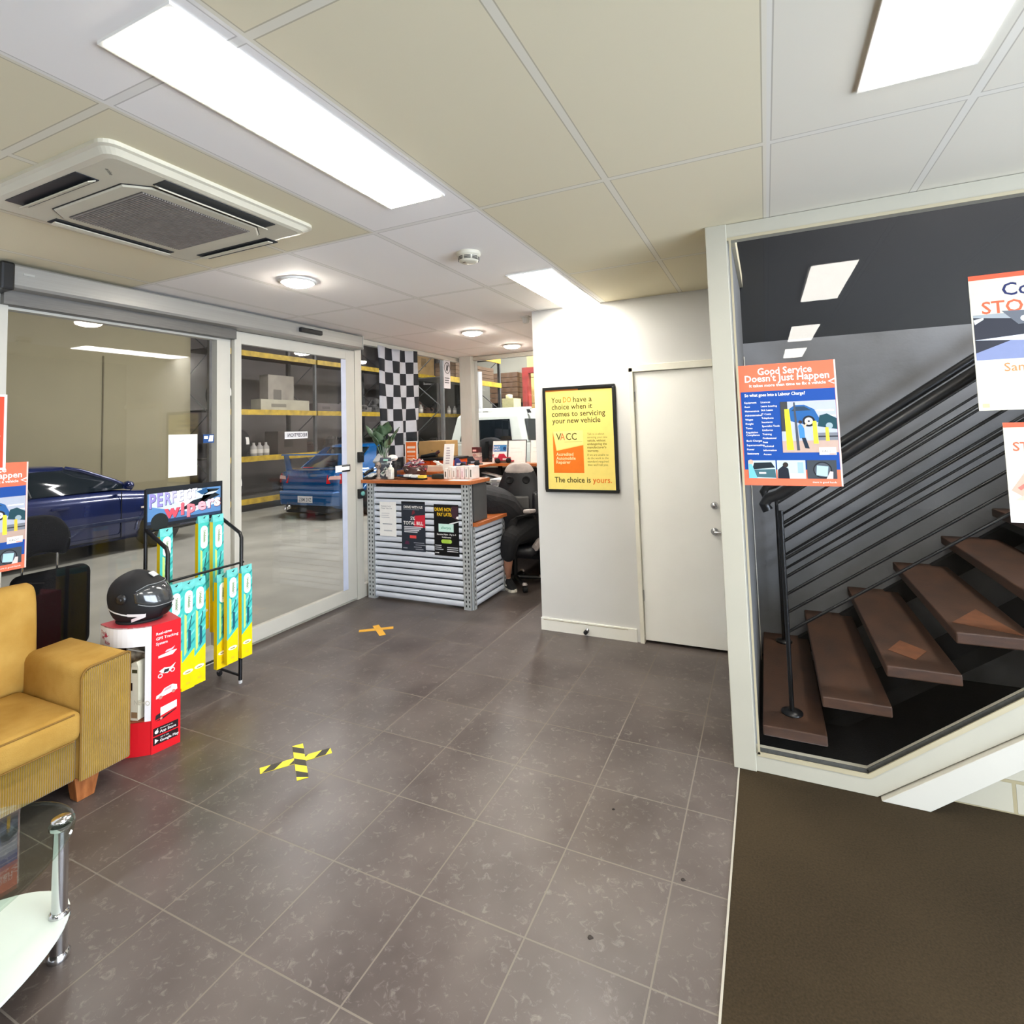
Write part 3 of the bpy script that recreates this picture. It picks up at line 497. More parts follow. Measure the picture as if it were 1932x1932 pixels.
oc = lambda x0, y0, x1, y1, c, z: [(x0 + c, y0, z), (x1 - c, y0, z), (x1, y0 + c, z), (x1, y1 - c, z), (x1 - c, y1, z), (x0 + c, y1, z), (x0, y1 - c, z), (x0, y0 + c, z)]
MB().loft([oc(gx0 - .02, gy0 - .02, gx1 + .02, gy1 + .02, .07, CE - .038), oc(gx0 - .02, gy0 - .02, gx1 + .02, gy1 + .02, .07, CE - .041)], 0, False).build('panel_gap', mat('black_gap', (40, 38, 34), .8), ac)
gr = MB().loft([oc(gx0 - .016, gy0 - .016, gx1 + .016, gy1 + .016, .066, CE - .041), oc(gx0 - .012, gy0 - .012, gx1 + .012, gy1 + .012, .066, CE - .047)], 0, False).build('intake_panel', M_ac, ac)
g = MB().box(gx0 + .035, gy0 + .045, CE - .049, gx1 - .035, gy1 - .045, CE - .0475)
for k in range(46):
    y = gy0 + .05 + k * .0101; g.box(gx0 + .035, y, CE - .053, gx1 - .035, y + .0045, CE - .049, 1)
g.build('grille', [mat('grille_shadow', (96, 90, 84), .9), mat('dusty_grille', (158, 150, 142), .7, var=.12, vs=30)], gr)
for (x0_, y0_, x1_, y1_) in ((-2.61, 1.025, -2.13, 1.1), (-2.0, 1.21, -1.93, 1.7), (-2.6, 1.795, -2.1, 1.865), (-2.72, 1.21, -2.65, 1.71)):
    sl_ = MB().box(x0_, y0_, CE - .041, x1_, y1_, CE - .037).build('air_slot', mat('dark_air_slot', (16, 22, 30), .5), ac)
    if x1_ - x0_ > y1_ - y0_: MB().cbox(((x0_ + x1_) / 2, y0_ + (.055 if y0_ < 1.4 else .03), CE - .049), (x1_ - x0_ - .01, .03, .005), 0, Matrix.Rotation(.5 if y0_ < 1.4 else .1, 4, 'X')).build('vane', M_ac, sl_, bevel=.002)
    else: MB().cbox((x0_ + (.015 if x0_ > -2.3 else .035), (y0_ + y1_) / 2, CE - .049), (.03, y1_ - y0_ - .01, .005), 0, Matrix.Rotation(.5 if x0_ > -2.3 else -.1, 4, 'Y')).build('vane', M_ac, sl_, bevel=.002)
MB().text('airline', (-2.02, 1.06, CE - .0387), (-.7, .7, 0), (.7, .7, 0), .02, 0).build('maker_badge', ink((90, 90, 86)), ac, fix=False)
sm = thing('smoke_alarm', 'round white smoke alarm on the ceiling with dark side vents', 'smoke alarm', (-1.44, 2.575, CE - .06))
MB().lathe([(.066, 0), (.068, -.012), (.064, -.02), (.056, -.024)], (-1.44, 2.575, CE), n=32).lathe([(.058, -.024), (.052, -.05), (.04, -.056), (0, -.058)], (-1.44, 2.575, CE), n=32).build('body', M_ac, sm)
for k in range(8):
    a0, a1 = k * PI / 4 + .08, (k + 1) * PI / 4 - .08; t = MB()
    for zz in (-.028, -.035, -.042):
        P = [(-1.44 + .0585 * math.cos(a0 + (a1 - a0) * j / 5), 2.575 + .0585 * math.sin(a0 + (a1 - a0) * j / 5), CE + zz) for j in range(6)]
        t.add(P + [(p[0], p[1], p[2] - .0045) for p in P], [(j, j + 1, j + 7, j + 6) for j in range(5)])
    t.build('vent', mat('vent_black', (52, 46, 40), .8), sm, fix=False)
MB().box(-1.462, 2.548, CE - .0585, -1.446, 2.553, CE - .055).build('indicator', M_black, sm)
ms = thing('motion_detector', 'small white motion detector on the ceiling by the white wall corner', 'detector', (-1.86, 4.32, CE - .06))
MB().box(-1.9, 4.29, CE - .012, -1.82, 4.35, CE).prism([(-1.89, 4.3, CE - .012), (-1.83, 4.3, CE - .012), (-1.84, 4.3, CE - .06), (-1.88, 4.3, CE - .06)], (0, .04, 0)).build('body', mat('grey_white_plastic', (206, 202, 194), .5), ms, bevel=.003)

# ------------------------------------------------------------------ floor marks
def cross(label, a, b, c, d, striped):
    t = thing('tape_cross', label, 'floor tape', ((a[0] + b[0]) / 2, (a[1] + b[1]) / 2, .001)); my = mat('yellow_tape' if striped else 'amber_tape', (246, 222, 20) if striped else (226, 168, 44), .45, var=.06, vs=20); mk = mat('tape_black', (44, 38, 22), .5, var=.2, vs=30)
    for i, (p, q) in enumerate(((a, b), (c, d))):
        p, q = Vector(p + (0,)), Vector(q + (0,)); D = q - p; L = D.length; u = D / L; n = Vector((-u.y, u.x, 0)); w = .026; z = Vector((0, 0, .0012 + .0008 * i)); mb = MB()
        mb.prism([p - n * w + z * .2, q - n * w + z * .2, q + n * w + z * .2, p + n * w + z * .2], z)
        if striped:
            for k in range(3):
                s = L * (.02 + .36 * k); e2 = s + .055
                P = [(s, -w), (min(e2, L), -w), (min(e2 + .045, L), w), (min(s + .045, L), w)]
                mb.add([p + u * a_ + n * b_ + z * 1.25 for a_, b_ in P], [(0, 1, 2, 3)], 1)
        mb.build('tape_strip', [my, mk], t, fix=False)
cross('yellow and black striped tape cross on the tiles in the foreground', (-2.337, 1.95), (-2.132, 2.216), (-2.335, 2.185), (-2.09, 1.985), True)
cross('plain amber tape cross on the tiles near the reception counter', (-3.148, 3.6), (-2.925, 3.768), (-3.1, 3.754), (-2.9, 3.596), False)

for x, y, r, lab in ((-.68, 2.346, .006, 'tiny dark scrap on the tiles furthest from the carpet corner'), (-.36, 2.089, .008, 'tiny dark scrap on the tiles nearest the carpet edge'), (-.601, 1.747, .009, 'round grey spot of gum on the foreground tiles')):
    o = MB().loft([[(x + k_ * r * math.cos(a_) * (1.4 if a_ < 2 else .8), y + k_ * r * math.sin(a_), z_) for a_ in [2 * PI * i_ / 9 for i_ in range(9)]] for k_, z_ in ((1, .0003), (.7, .003))]).build('floor_scrap', mat('dark_scrap', (40, 32, 26), .9), None); tag(o, lab, 'scrap')

# ------------------------------------------------------------------ armchair
V1, V2 = (180, 144, 74), (160, 122, 54)
M_velx = cord('ochre_corduroy_across', (174, 138, 48), (128, 94, 22), 1); M_vely = cord('ochre_corduroy_along', (174, 138, 48), (128, 94, 22), 0)
M_vel = mat('ochre_velour', V1, .9, var=1, vs=7, c2=V2, bump=.25, bs=220, spec=.15)
sf = thing('armchair', 'mustard corduroy armchair with square arms beside the entrance glass', 'armchair', (-3.28, 1.1, 0))
def cushion(name, x0, y0, z0, x1, y1, z1, m, r=.04, par=None, seg=4):
    return MB().box(x0, y0, z0, x1, y1, z1).build(name, m, par or sf, bevel=r, seg=seg, smooth=True)
cushion('base', -3.6, .72, .1, -2.93, 1.46, .29, M_velx, .012)
for y0, y1, s in ((1.455, 1.662, 1), (.52, .725, -1)):
    a = MB()
    yi, yo = (y0, y1) if s > 0 else (y1, y0)
    prof = [(yi, .11), (yi, .555), (yi + s * .006, .575), (yi + s * .018, .59), (yi + s * .035, .597), (yo - s * .01, .606), (yo, .6), (yo, .11)]
    P = [(-2.9, y, z) for y, z in prof]; a.prism(P, (-.5, 0, 0)); o = a.build('arm', M_vel, sf, bevel=.01, seg=2, smooth=True)
    Pf = [(-2.9, y, z * .985 if z > .2 else z - .005) for y, z in prof]; MB().prism(Pf, (.012, 0, 0)).build('front_panel', M_velx, o, bevel=.004)
    MB().tube([(-2.893, yi, .11)] + [(-2.893, y, z) for y, z in prof[1:7]] + [(-2.893, yo, .11)], .005, 6).build('piping', mat('dark_piping', (126, 92, 34), .9), o)
    MB().box(-3.4, yo - s * .002, .11, -2.91, yo + s * .004, .58).build('side_panel', M_vely, o)
sc_ = cushion('seat_cushion', -3.4, .73, .292, -2.868, 1.452, .43, M_vel, .035)
MB().tube([(-2.874, .76, .418), (-2.874, 1.42, .418)], .004, 6).tube([(-2.874, .76, .302), (-2.874, 1.42, .302)], .004, 6).build('piping', MATS['dark_piping'], sc_)
b = MB(); rings = []
for y, sx_ in ((.70, .7), (.72, .95), (.76, 1), (1.46, 1), (1.5, .95), (1.522, .7)):
    c = -3.49; hw = .1 * sx_; top = .9 + .03 * sx_; rings.append([(c + hw, y, .3), (c + hw * 1.05, y, .6), (c + hw * .95, y, top - .06), (c + hw * .6, y, top - .012), (c, y, top), (c - hw * .6, y, top - .015), (c - hw, y, top - .07), (c - hw, y, .3)])
b.loft(rings).build('back_cushion', M_vel, sf, sub=1)
MB().box(-3.66, .56, .1, -3.6, 1.48, .8).build('back_frame', M_velx, sf, bevel=.02)
for x, y in ((-2.96, 1.5), (-2.96, .62), (-3.52, 1.5), (-3.52, .62)):
    MB().loft([[(x - .03, y - .035, 0), (x + .03, y - .035, 0), (x + .03, y + .035, 0), (x - .03, y + .035, 0)], [(x - .036, y - .05, .11), (x + .036, y - .05, .11), (x + .036, y + .055, .11), (x - .036, y + .055, .11)]], 0, False).build('leg', mat('timber_leg', (170, 104, 56), .45, var=1, vs=9, c2=(134, 76, 36), stretch=(6, 6, 1.5)), sf, bevel=.003)

# ------------------------------------------------------------------ glass coffee table
ct = thing('coffee_table', 'oval glass coffee table with chrome legs and a frosted lower shelf', 'coffee table', (-2.2, .47, 0))
def oval(cx, cy, a, b, z0, z1, n=64): return MB().loft([[(cx + a * k_ * math.cos(2 * PI * i / n), cy + b * k_ * math.sin(2 * PI * i / n), z) for i in range(n)] for k_, z in ((.992, z0), (1, z0 + .002), (1, z1 - .002), (.992, z1))], 0, False)
oval(-2.2, .47, .36, .6, .41, .42).build('table_top', glass('table_glass', (.9, .96, .93)), ct)
oval(-2.2, .47, .362, .602, .4125, .4175).loft([[(-2.2 + .355 * math.cos(2 * PI * i / 64), .47 + .595 * math.sin(2 * PI * i / 64), z) for i in range(64)] for z in (.4125, .4175)], 0, False)
M_frost = mat('frosted_glass', (206, 216, 208), .35, var=.03, vs=3, spec=.6)
oval(-2.21, .485, .31, .585, .122, .132).build('lower_shelf', M_frost, ct)
for x, y in ((-2.13, 1.02), (-2.13, -.08), (-2.42, .47), (-1.98, .47)):
    lg = MB().lathe([(.024, .004), (.021, .1), (.021, .3), (.02, .395)], (x, y, 0), n=24).build('leg', M_chrome, ct)
    for pr in ([(.03, 0), (.031, .014), (.024, .022)], [(.028, .11), (.029, .121)], [(.028, .132), (.028, .14), (.022, .146)], [(.02, .39), (.032, .4), (.032, .41)], [(.026, .42), (.026, .426), (.0, .428)]): MB().lathe(pr, (x, y, 0), n=24).build('collar', M_chrome, lg)

# ------------------------------------------------------------------ red display stand, cartons, helmet
rs = thing('display_stand', 'red and white cardboard display stand for tracking devices beside the armchair', 'display stand', (-3.12, 1.88, 0))
RED = (214, 16, 28); M_red = mat('red_card', RED, .5, var=.04, vs=6); M_redtop = mat('faded_red_card', (206, 62, 72), .55, var=.08, vs=5)
A, B, Cc, D = Vector((-3.30, 1.745, 0)), Vector((-2.995, 1.828, 0)), Vector((-2.972, 1.968, 0)), Vector((-3.27, 2.05, 0))
def front(t):                                            # the bowed front between A and B
    p = A.lerp(B, t); n = Vector((B.y - A.y, -(B.x - A.x), 0)).normalized(); return p + n * (.05 * math.sin(PI * t))
def side(t):
    p = B.lerp(Cc, t); n = Vector((Cc.y - B.y, -(Cc.x - B.x), 0)).normalized(); return p + n * (.006 * math.sin(PI * t))
zz = lambda p, z: Vector((p.x, p.y, z))
FT = [front(i / 12) for i in range(13)]; SD = [side(i / 6) for i in range(7)]
pl = FT + SD[1:] + [D]
shell = MB(); wh = 1
def strip(pts, z0, z1, mi): shell.add([zz(p, z0) for p in pts] + [zz(p, z1) for p in pts], [(i, i + 1, len(pts) + i + 1, len(pts) + i) for i in range(len(pts) - 1)], mi)
strip(FT, .0, .17, 0); strip(FT, .555, .64, 1); strip(FT[:2], .17, .555, 1); strip(FT[11:], .17, .555, 1); strip(SD, 0, .656, 0); strip([Cc, D], 0, .656, 0); strip([D, A], 0, .65, 0)
strip(FT, .64, .656, 1)
shell.add([zz(p, .001) for p in pl], [tuple(range(len(pl)))], 0)
shell.build('carton_body', [M_red, mat('white_card', (240, 236, 234), .5, var=.02)], rs, fix=False)
MB().prism([zz(p, .65) for p in pl], (0, 0, .006)).build('top_panel', M_redtop, rs)
MB().prism([zz(p * .98 + (A + B + Cc + D) / 4 * .02, .17) for p in pl], (0, 0, .005)).build('shelf', mat('brown_card_shelf', (150, 70, 40), .6, var=.1), rs)
inn = [A.lerp((B + D) / 2, .1), B.lerp((A + Cc) / 2, .1), Cc.lerp((A + B) / 2, .06), D.lerp((A + B) / 2, .06)]
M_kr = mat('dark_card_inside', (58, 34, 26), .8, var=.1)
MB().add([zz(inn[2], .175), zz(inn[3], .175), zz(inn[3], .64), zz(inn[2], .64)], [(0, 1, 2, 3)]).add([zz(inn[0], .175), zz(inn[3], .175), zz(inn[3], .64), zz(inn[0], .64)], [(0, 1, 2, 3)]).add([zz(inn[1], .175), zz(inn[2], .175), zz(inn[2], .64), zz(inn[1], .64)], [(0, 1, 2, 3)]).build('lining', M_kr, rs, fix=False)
su = (Cc - B).normalized(); sn = Vector((su.y, -su.x, 0)); so_ = B + sn * .0075
e = []
for i, t in enumerate(['Real-time', 'GPS Tracking', 'System']): e.append(('t', t, .018, .6 - i * .026, .02, (250, 226, 226), 'LEFT', .014))
e += [('p', [(.03, .478), (.1, .478), (.122, .498), (.09, .5), (.07, .495), (.03, .49)], WHT), ('p', [(.062, .5), (.1, .503), (.112, .52), (.095, .512), (.07, .51)], (230, 190, 200))]
e += [('c', .04, .385, .012, (244, 200, 200)), ('c', .04, .385, .007, RED), ('c', .1, .397, .012, (244, 200, 200)), ('c', .1, .397, .007, RED), ('p', [(.034, .41), (.06, .422), (.09, .415), (.115, .43), (.1, .405), (.075, .388), (.05, .395)], WHT), ('p', [(.055, .395), (.08, .395), (.085, .41), (.06, .412)], (40, 30, 34))]
e += [('p', [(.02, .272), (.022, .288), (.045, .296), (.06, .314), (.1, .322), (.122, .312), (.124, .288), (.1, .282)], (246, 240, 240)), ('c', .042, .274, .009, (190, 130, 120)), ('c', .105, .284, .009, (190, 130, 120)), ('p', [(.056, .298), (.066, .311), (.096, .317), (.094, .303)], (206, 160, 166))]
e += [('p', [(.042, .18), (.042, .222), (.122, .232), (.122, .196)], (240, 236, 238)), ('p', [(.016, .166), (.02, .19), (.042, .196), (.042, .17)], (40, 26, 30)), ('p', [(.02, .16), (.12, .19), (.12, .184), (.05, .158)], (60, 20, 24)), ('c', .046, .166, .006, (226, 150, 140))]
for k, (t1, t2) in enumerate((('Download on the', 'App Store'), ('GET IT ON', 'Google Play'))):
    y = .087 - k * .046; e += [('r', .008, y, .122, .04, (34, 8, 10)), ('t', t1, .042, y + .027, .0085, WHT), ('t', t2, .04, y + .008, .019, WHT, 'LEFT', .012)]
e += [('c', .024, .105, .009, WHT), ('p', [(.024, .114), (.03, .122), (.031, .116)], WHT), ('p', [(.016, .048), (.016, .072), (.034, .06)], WHT)]
sheet('side_print', '', '', zz(so_, .0), su, ZU, .141, .656, RED, e, rs, t=.0005)
fu = (B - A).normalized(); lab = MB()
def curved(els):
    """the lettering on the bowed front follows its curve"""
    mb, ms = sheet_mb((0, 0, 0), XU, ZU, .001, .001, RED, els); L = .32; n = Vector((fu.y, -fu.x, 0))
    mb.v = [zz(front(min(max(v.x / L, 0), 1)) + n * .0012, v.z) for v in mb.v]; return mb, ms
mb, ms_ = curved([('t', 'Track', .015, .612, .026, (180, 40, 60), 'LEFT', .01), ('t', 'My', .03, .588, .022, (180, 40, 60), 'LEFT', .01), ('t', 'Ride', .06, .566, .026, (180, 40, 60), 'LEFT', .01), ('p', [(.05, .6), (.07, .625), (.085, .61), (.1, .615), (.075, .6)], (190, 60, 80)), ('t', 'Caravans &', .12, .105, .015, (240, 180, 180)), ('t', 'motorbikes', .12, .09, .015, (240, 180, 180)), ('r', .13, .122, .04, .022, (224, 90, 96)), ('r', .13, .06, .045, .024, (224, 90, 96)), ('t', 'Motor cars', .12, .045, .015, (240, 180, 180)), ('t', 'trucks & boats', .12, .03, .015, (240, 180, 180))])
mb.build('front_print', ms_, rs, fix=False)
p = front(.69) + Vector((-.014, .022, 0)); q = p + fu * .042; bk = Vector((-.02, .09, 0))
cx = MB().prism([zz(p, .176), zz(q, .176), zz(q, .452), zz(q - fu * .01, .475), zz(p, .465)], bk).build('device_box', mat('cream_carton', (226, 218, 192), .6, var=.04), None, bevel=.002)
tag(cx, 'tall cream device box standing inside the red display stand', 'box')
n_ = Vector((fu.y, -fu.x, 0))
mb, ms_ = sheet_mb(p + n_ * .001 + Vector((0, 0, .176)), fu, ZU, .045, .27, (232, 224, 198), [('r', .006, .24, .032, .018, (70, 66, 40)), ('t', 'NEMO', .018, .08, .034, (206, 198, 170), 'LEFT', .0), ('r', .004, .012, .037, .03, (150, 120, 84)), ('r', 0, .15, .01, .04, (40, 20, 18))], .0004)
mb.build('box_print', ms_, cx, fix=False)
p2 = front(.35) + Vector((-.03, .09, 0)); bx2 = MB().prism([zz(p2, .176), zz(p2 + fu * .09, .176), zz(p2 + fu * .09, .4), zz(p2, .4)], bk).build('device_box', mat('maroon_carton', (84, 24, 20), .5, var=.1), None); tag(bx2, 'maroon device box in the shade behind the cream one', 'box')
MB().prism([zz(p2 - n_ * -.0005, .2), zz(p2 + fu * .09 + n_ * .0005, .2), zz(p2 + fu * .09 + n_ * .0005, .25), zz(p2 + n_ * .0005, .25)], n_ * .001).build('box_print', ink((150, 130, 110)), bx2)
bx3 = MB().prism([zz(p2 + fu * .0, .401), zz(p2 + fu * .13, .401), zz(p2 + fu * .125, .5), zz(p2 + fu * .01, .53)], bk).build('device_box', mat('camouflage_print', (196, 184, 160), .6, var=1, vs=26, c2=(50, 40, 30)), None); tag(bx3, 'patterned carton lying across the maroon box inside the red stand', 'box')
MB().prism([zz(p2 + fu * .02 + n_ * .0005, .505), zz(p2 + fu * .12 + n_ * .0005, .495), zz(p2 + fu * .12 + n_ * .0005, .5), zz(p2 + fu * .02 + n_ * .0005, .512)], n_ * .001).build('box_print', ink((230, 226, 214)), bx3)

hm = thing('motorcycle_helmet', 'matte black full face motorcycle helmet on top of the red display stand', 'helmet', (-3.175, 1.87, .6565), math.radians(27))
HP = [(0, .105, -.1, .086), (.03, .152, -.126, .106), (.07, .168, -.143, .119), (.11, .163, -.152, .125), (.15, .152, -.155, .126), (.19, .13, -.146, .117), (.225, .092, -.122, .096), (.25, .045, -.082, .062), (.265, .0, -.045, .025), (.268, -.02, -.025, .003)]
def on_shell(a, z, k=1.0):
    """point of the helmet surface at height z and bearing a; x is the way it faces"""
    for p, q in zip(HP, HP[1:]):
        if p[0] <= z <= q[0]: break
    t = (z - p[0]) / (q[0] - p[0]); f_, b_2, w_ = (p[m_] + (q[m_] - p[m_]) * t for m_ in (1, 2, 3)); cx_ = -.005 + (f_ + b_2) * .18; ca = math.cos(a)
    return Vector((cx_ + ((f_ - cx_) if ca > 0 else (cx_ - b_2)) * ca * k, w_ * math.sin(a) * k, z))
M_matte = mat('matte_black_shell', (25, 25, 27), .62, var=.2, vs=5, spec=.35)
MB().loft([[on_shell(2 * PI * k / 40, z) for k in range(40)] for z in [p[0] for p in HP]]).build('shell', M_matte, hm, local=True, sub=1)
def band(k, a0, za, zb, n=25, m_=6, tap=.55):
    R = []
    for j_ in range(m_ + 1):
        row = []
        for i_ in range(n):
            a = -a0 + 2 * a0 * i_ / (n - 1); s_ = 1 - (1 - tap) * max(0, (abs(a) / a0 - .55) / .45) ** 1.5; mid = (za + zb) / 2; h_ = (zb - za) / 2 * s_; row.append(on_shell(a, mid - h_ + 2 * h_ * j_ / m_, k))
        R.append(row)
    return MB().loft(R, 0, True, False, False)
band(1.006, 1.3, .082, .205, tap=.5).build('eyeport_trim', mat('eyeport_rubber', (12, 12, 13), .8), hm, local=True, fix=False)
vis = band(1.025, 1.22, .09, .198, tap=.45).build('visor', mat('smoked_visor', (62, 64, 66), .1, spec=.9, var=.3, vs=6), hm, local=True, fix=False); vis.modifiers.new('thickness', 'SOLIDIFY').thickness = .003
for zz_ in (.088, .2): MB().tube([on_shell(-1.15 + 2.3 * i_ / 20, .144 + (zz_ - .144) * (1 - .5 * max(0, (abs(-1.15 + 2.3 * i_ / 20) / 1.22 - .55) / .45) ** 1.5), 1.03) for i_ in range(21)], .0025, 6).build('visor_edge', mat('grey_edge', (120, 122, 124), .3), vis, local=True)
for s in (-1, 1):
    c0_ = on_shell(s * 1.62, .142, 1.0); MB().lathe([(.027, 0), (.026, .008), (.012, .011), (0, .011)], tuple(c0_), (0, s, 0), 20).lathe([(.009, .01), (.007, .015), (0, .015)], tuple(c0_), (0, s, 0), 12).build('pivot', mat('gloss_black', (30, 30, 31), .3), vis, local=True)
MB().cbox((.075, -.0, .242), (.036, .04, .004), 0, Matrix.Rotation(.62, 4, 'Y')).build('top_sticker', mat('grey_sticker', (206, 206, 200), .5), hm, local=True)
for s in (-1, 1):
    ch = MB()
    for (a0, z0_, a1, z1_, hh) in ((2.75, .098, 1.35, .05, .009), (1.5, .056, .95, .047, .016), (.95, .047, 1.4, .022, .02)):
        n = 8; U = [on_shell(s * (a0 + (a1 - a0) * k / n), z0_ + (z1_ - z0_) * k / n + hh / 2, 1.012) for k in range(n + 1)]; L_ = [on_shell(s * (a0 + (a1 - a0) * k / n), z0_ + (z1_ - z0_) * k / n - hh / 2, 1.012) for k in range(n + 1)]
        ch.add(U + L_, [(k, k + 1, n + 2 + k, n + 1 + k) for k in range(n)])
    ch.build('white_stripe', mat('white_decal', (226, 226, 224), .5), hm, local=True, fix=False)
MB().loft([[on_shell(a, z, 1.02) for a in [(-.4 + .8 * i_ / 8) for i_ in range(9)]] for z in (.025, .04, .055, .068)], 0, True, False, False).build('chin_vent', mat('vent_plastic', (12, 12, 13), .5), hm, local=True, fix=False)
MB().tube([on_shell(2 * PI * i_ / 30, .006, .98) for i_ in range(31)], .008, 8).build('neck_trim', M_rubber, hm, local=True)

# ------------------------------------------------------------------ wiper blade rack and packs
wr = thing('wiper_rack', 'black tube wiper blade rack with a perfect wipers header sign', 'display rack', (-3.38, 2.33, 0))
for y in (2.095, 2.595):
    MB().tube([(-3.5, y, .03), (-3.5, y, 1.33)], .011, 10).build('upright', M_blackmetal, wr)
    MB().tube([(-3.5, y, 1.085), (-3.48, y, 1.075), (-3.29, y - .005, .985), (-3.268, y - .01, .955), (-3.268, y - .02, .02)], .012, 10).build('side_arm', M_blackmetal, wr)
    MB().tube([(-3.5, y, .05), (-3.268, y - .02, .05)], .009, 8).build('foot_bar', M_blackmetal, wr)
    cs = MB().lathe([(.02, -.008), (.022, 0), (.02, .008)], (-3.5, y, .022), YU, 16).build('castor', M_rubber, wr); MB().box(-3.512, y - .012, .03, -3.488, y + .012, .06).build('fork', M_chrome, cs)
    MB().lathe([(.013, 0), (.013, .02)], (-3.268, y - .02, .0), n=12).build('foot_cap', mat('grey_cap', (190, 190, 188), .5), wr)
for x, z in ((-3.5, 1.07), (-3.5, .12), (-3.268, .79)):
    MB().tube([(x, 2.09, z), (x, 2.6, z)], .008, 8).build('cross_bar', M_blackmetal, wr)
mb, ms_ = sheet_mb((-3.486, 2.085, 1.09), YU, ZU, .52, .245, (20, 24, 30), [('r', .01, .02, .495, .19, (84, 128, 176)), ('p', [(.02, .21), (.36, .21), (.49, .1), (.3, .06), (.02, .13)], (196, 218, 240)), ('p', [(.1, .21), (.3, .21), (.34, .16), (.24, .1)], (238, 242, 248)), ('p', [(.2, .075), (.3, .135), (.42, .155), (.5, .195), (.4, .2), (.5, .15), (.34, .1)], (14, 26, 34)), ('p', [(.38, .16), (.45, .165), (.49, .18), (.42, .178)], (206, 222, 232)), ('p', [(.33, .19), (.4, .21), (.41, .18), (.37, .165)], (30, 78, 120)), ('r', .01, .02, .495, .02, (36, 56, 84)), ('c', .085, .03, .055, (26, 32, 32)),
    ] + [('t', ch_, .018 + i * .047 + dx, .122 + .006 * i - dx, .122 - .007 * i, col if dx == 0 else (58, 54, 96), 'LEFT', .03 if dx == 0 else .045, .66) for i, (ch_, col) in enumerate(zip('PERFECT', [(140, 128, 190), (146, 136, 196), (156, 148, 204), (186, 182, 222), (214, 216, 236), (236, 236, 244), (246, 246, 250)])) for dx in (.002, 0)]
    + [('t', ch_, .12 + sum((.098, .042, .076, .068, .052, .05)[:i]) + dx, .05 + .006 * i - dx, .112, col if dx == 0 else (110, 30, 44), 'LEFT', .04 if dx == 0 else .055, 1.08) for i, (ch_, col) in enumerate(zip('wipers', [(236, 76, 92), (238, 96, 110), (240, 124, 134), (242, 170, 182), (240, 196, 206), (240, 214, 206)])) for dx in (.002, 0)], .004)
hs = mb.build('header_sign', ms_, wr, fix=False)
TE, TE2, YW = (70, 190, 182), (40, 140, 138), (246, 214, 0)
def pack(label, x, y, zt, L, loose=0):
    """hanging wiper packet: cardboard sleeve with a yellow side, teal face, white oval badge and yellow foot"""
    W, T = .08, .03
    t = thing('wiper_packet', label, 'wiper packet', (x, y, zt), loose, 'wiper packets')
    MB().box(-T, -W / 2, -L, 0, W / 2, -.012).prism([(-T, -W / 2, -.012), (0, -W / 2, -.012), (-.004, -W / 2, .035), (-.008, -W / 2, .035)], (0, W, 0), 1).build('sleeve', [mat('yellow_card', YW, .4, var=.05, vs=9), mat('teal_card', (112, 206, 200), .4, var=.1, vs=40)], t, local=True)
    e = [('p', [(0, L * .27), (W, L * .38), (W, L - .012), (0, L - .012)], TE)]
    for k in range(7): y0_ = L * (.36 + .085 * k); e.append(('p', [(W * .25, y0_), (W, y0_ + .06), (W, y0_ + .075), (W * .25, y0_ + .012)], (126, 208, 204) if k % 2 else TE2))
    e += [('p', [(W * .2, L * .33), (W * .38, L * .36), (W * .38, L * .72), (W * .2, L * .74)], (198, 226, 120)), ('p', [(W * .5, L * .36), (W * .72, L * .4), (W * .72, L * .56), (W * .5, L * .58)], (28, 92, 110)), ('p', [(W * .55, L * .58), (W * .62, L * .58), (W * .8, L * .7), (W * .74, L * .71)], (34, 60, 70)),
          ('r', W * .22, L * .78, W * .62, L * .14, (246, 246, 238)), ('c', W * .53, L * .78, W * .31, (246, 246, 238)), ('c', W * .53, L * .92, W * .31, (246, 246, 238)), ('t', 'Aus', W * .68, L * .91, .034, (90, 110, 90), 'LEFT', .004, 1, 0)]
    e[-1] = ('p', [(W * .45, L * .8), (W * .6, L * .8), (W * .6, L * .9), (W * .5, L * .9)], (170, 190, 160))
    e += [('c', W * .5, L * .17, W * .4, (250, 244, 210), .012), ('r', W * .3, L * .16, W * .4, .006, (150, 140, 60)), ('r', W * .35, L * .05, W * .3, .012, (226, 196, 40))]
    e = [(q if q[0] != 'c' or len(q) == 5 else ('c', q[1], q[2], q[3], q[5], q[4])) for q in e]
    mb, ms_ = sheet_mb((.0004, -W / 2, -L), YU, ZU, W, L - .012, YW, e, .0002); mb.v = [v for v in mb.v]; mb.build('face_print', ms_, t, local=True, fix=False)
    mb = MB(); mb.text('tridon', (.003 + .0004, -.004, -L * .085), (0, 0, -1), YU, .03, 0, 'LEFT', .004); mb.build('badge_lettering', ink((120, 150, 110)), t, local=True, fix=False)
    MB().tube([(-.05, .0, .02), (-.012, 0, .022), (.006, 0, .018), (.014, 0, .03)], .0025, 6).build('hanger', M_blackmetal, t, local=True)
    return t
UPZ, LOZ = 1.05, .745
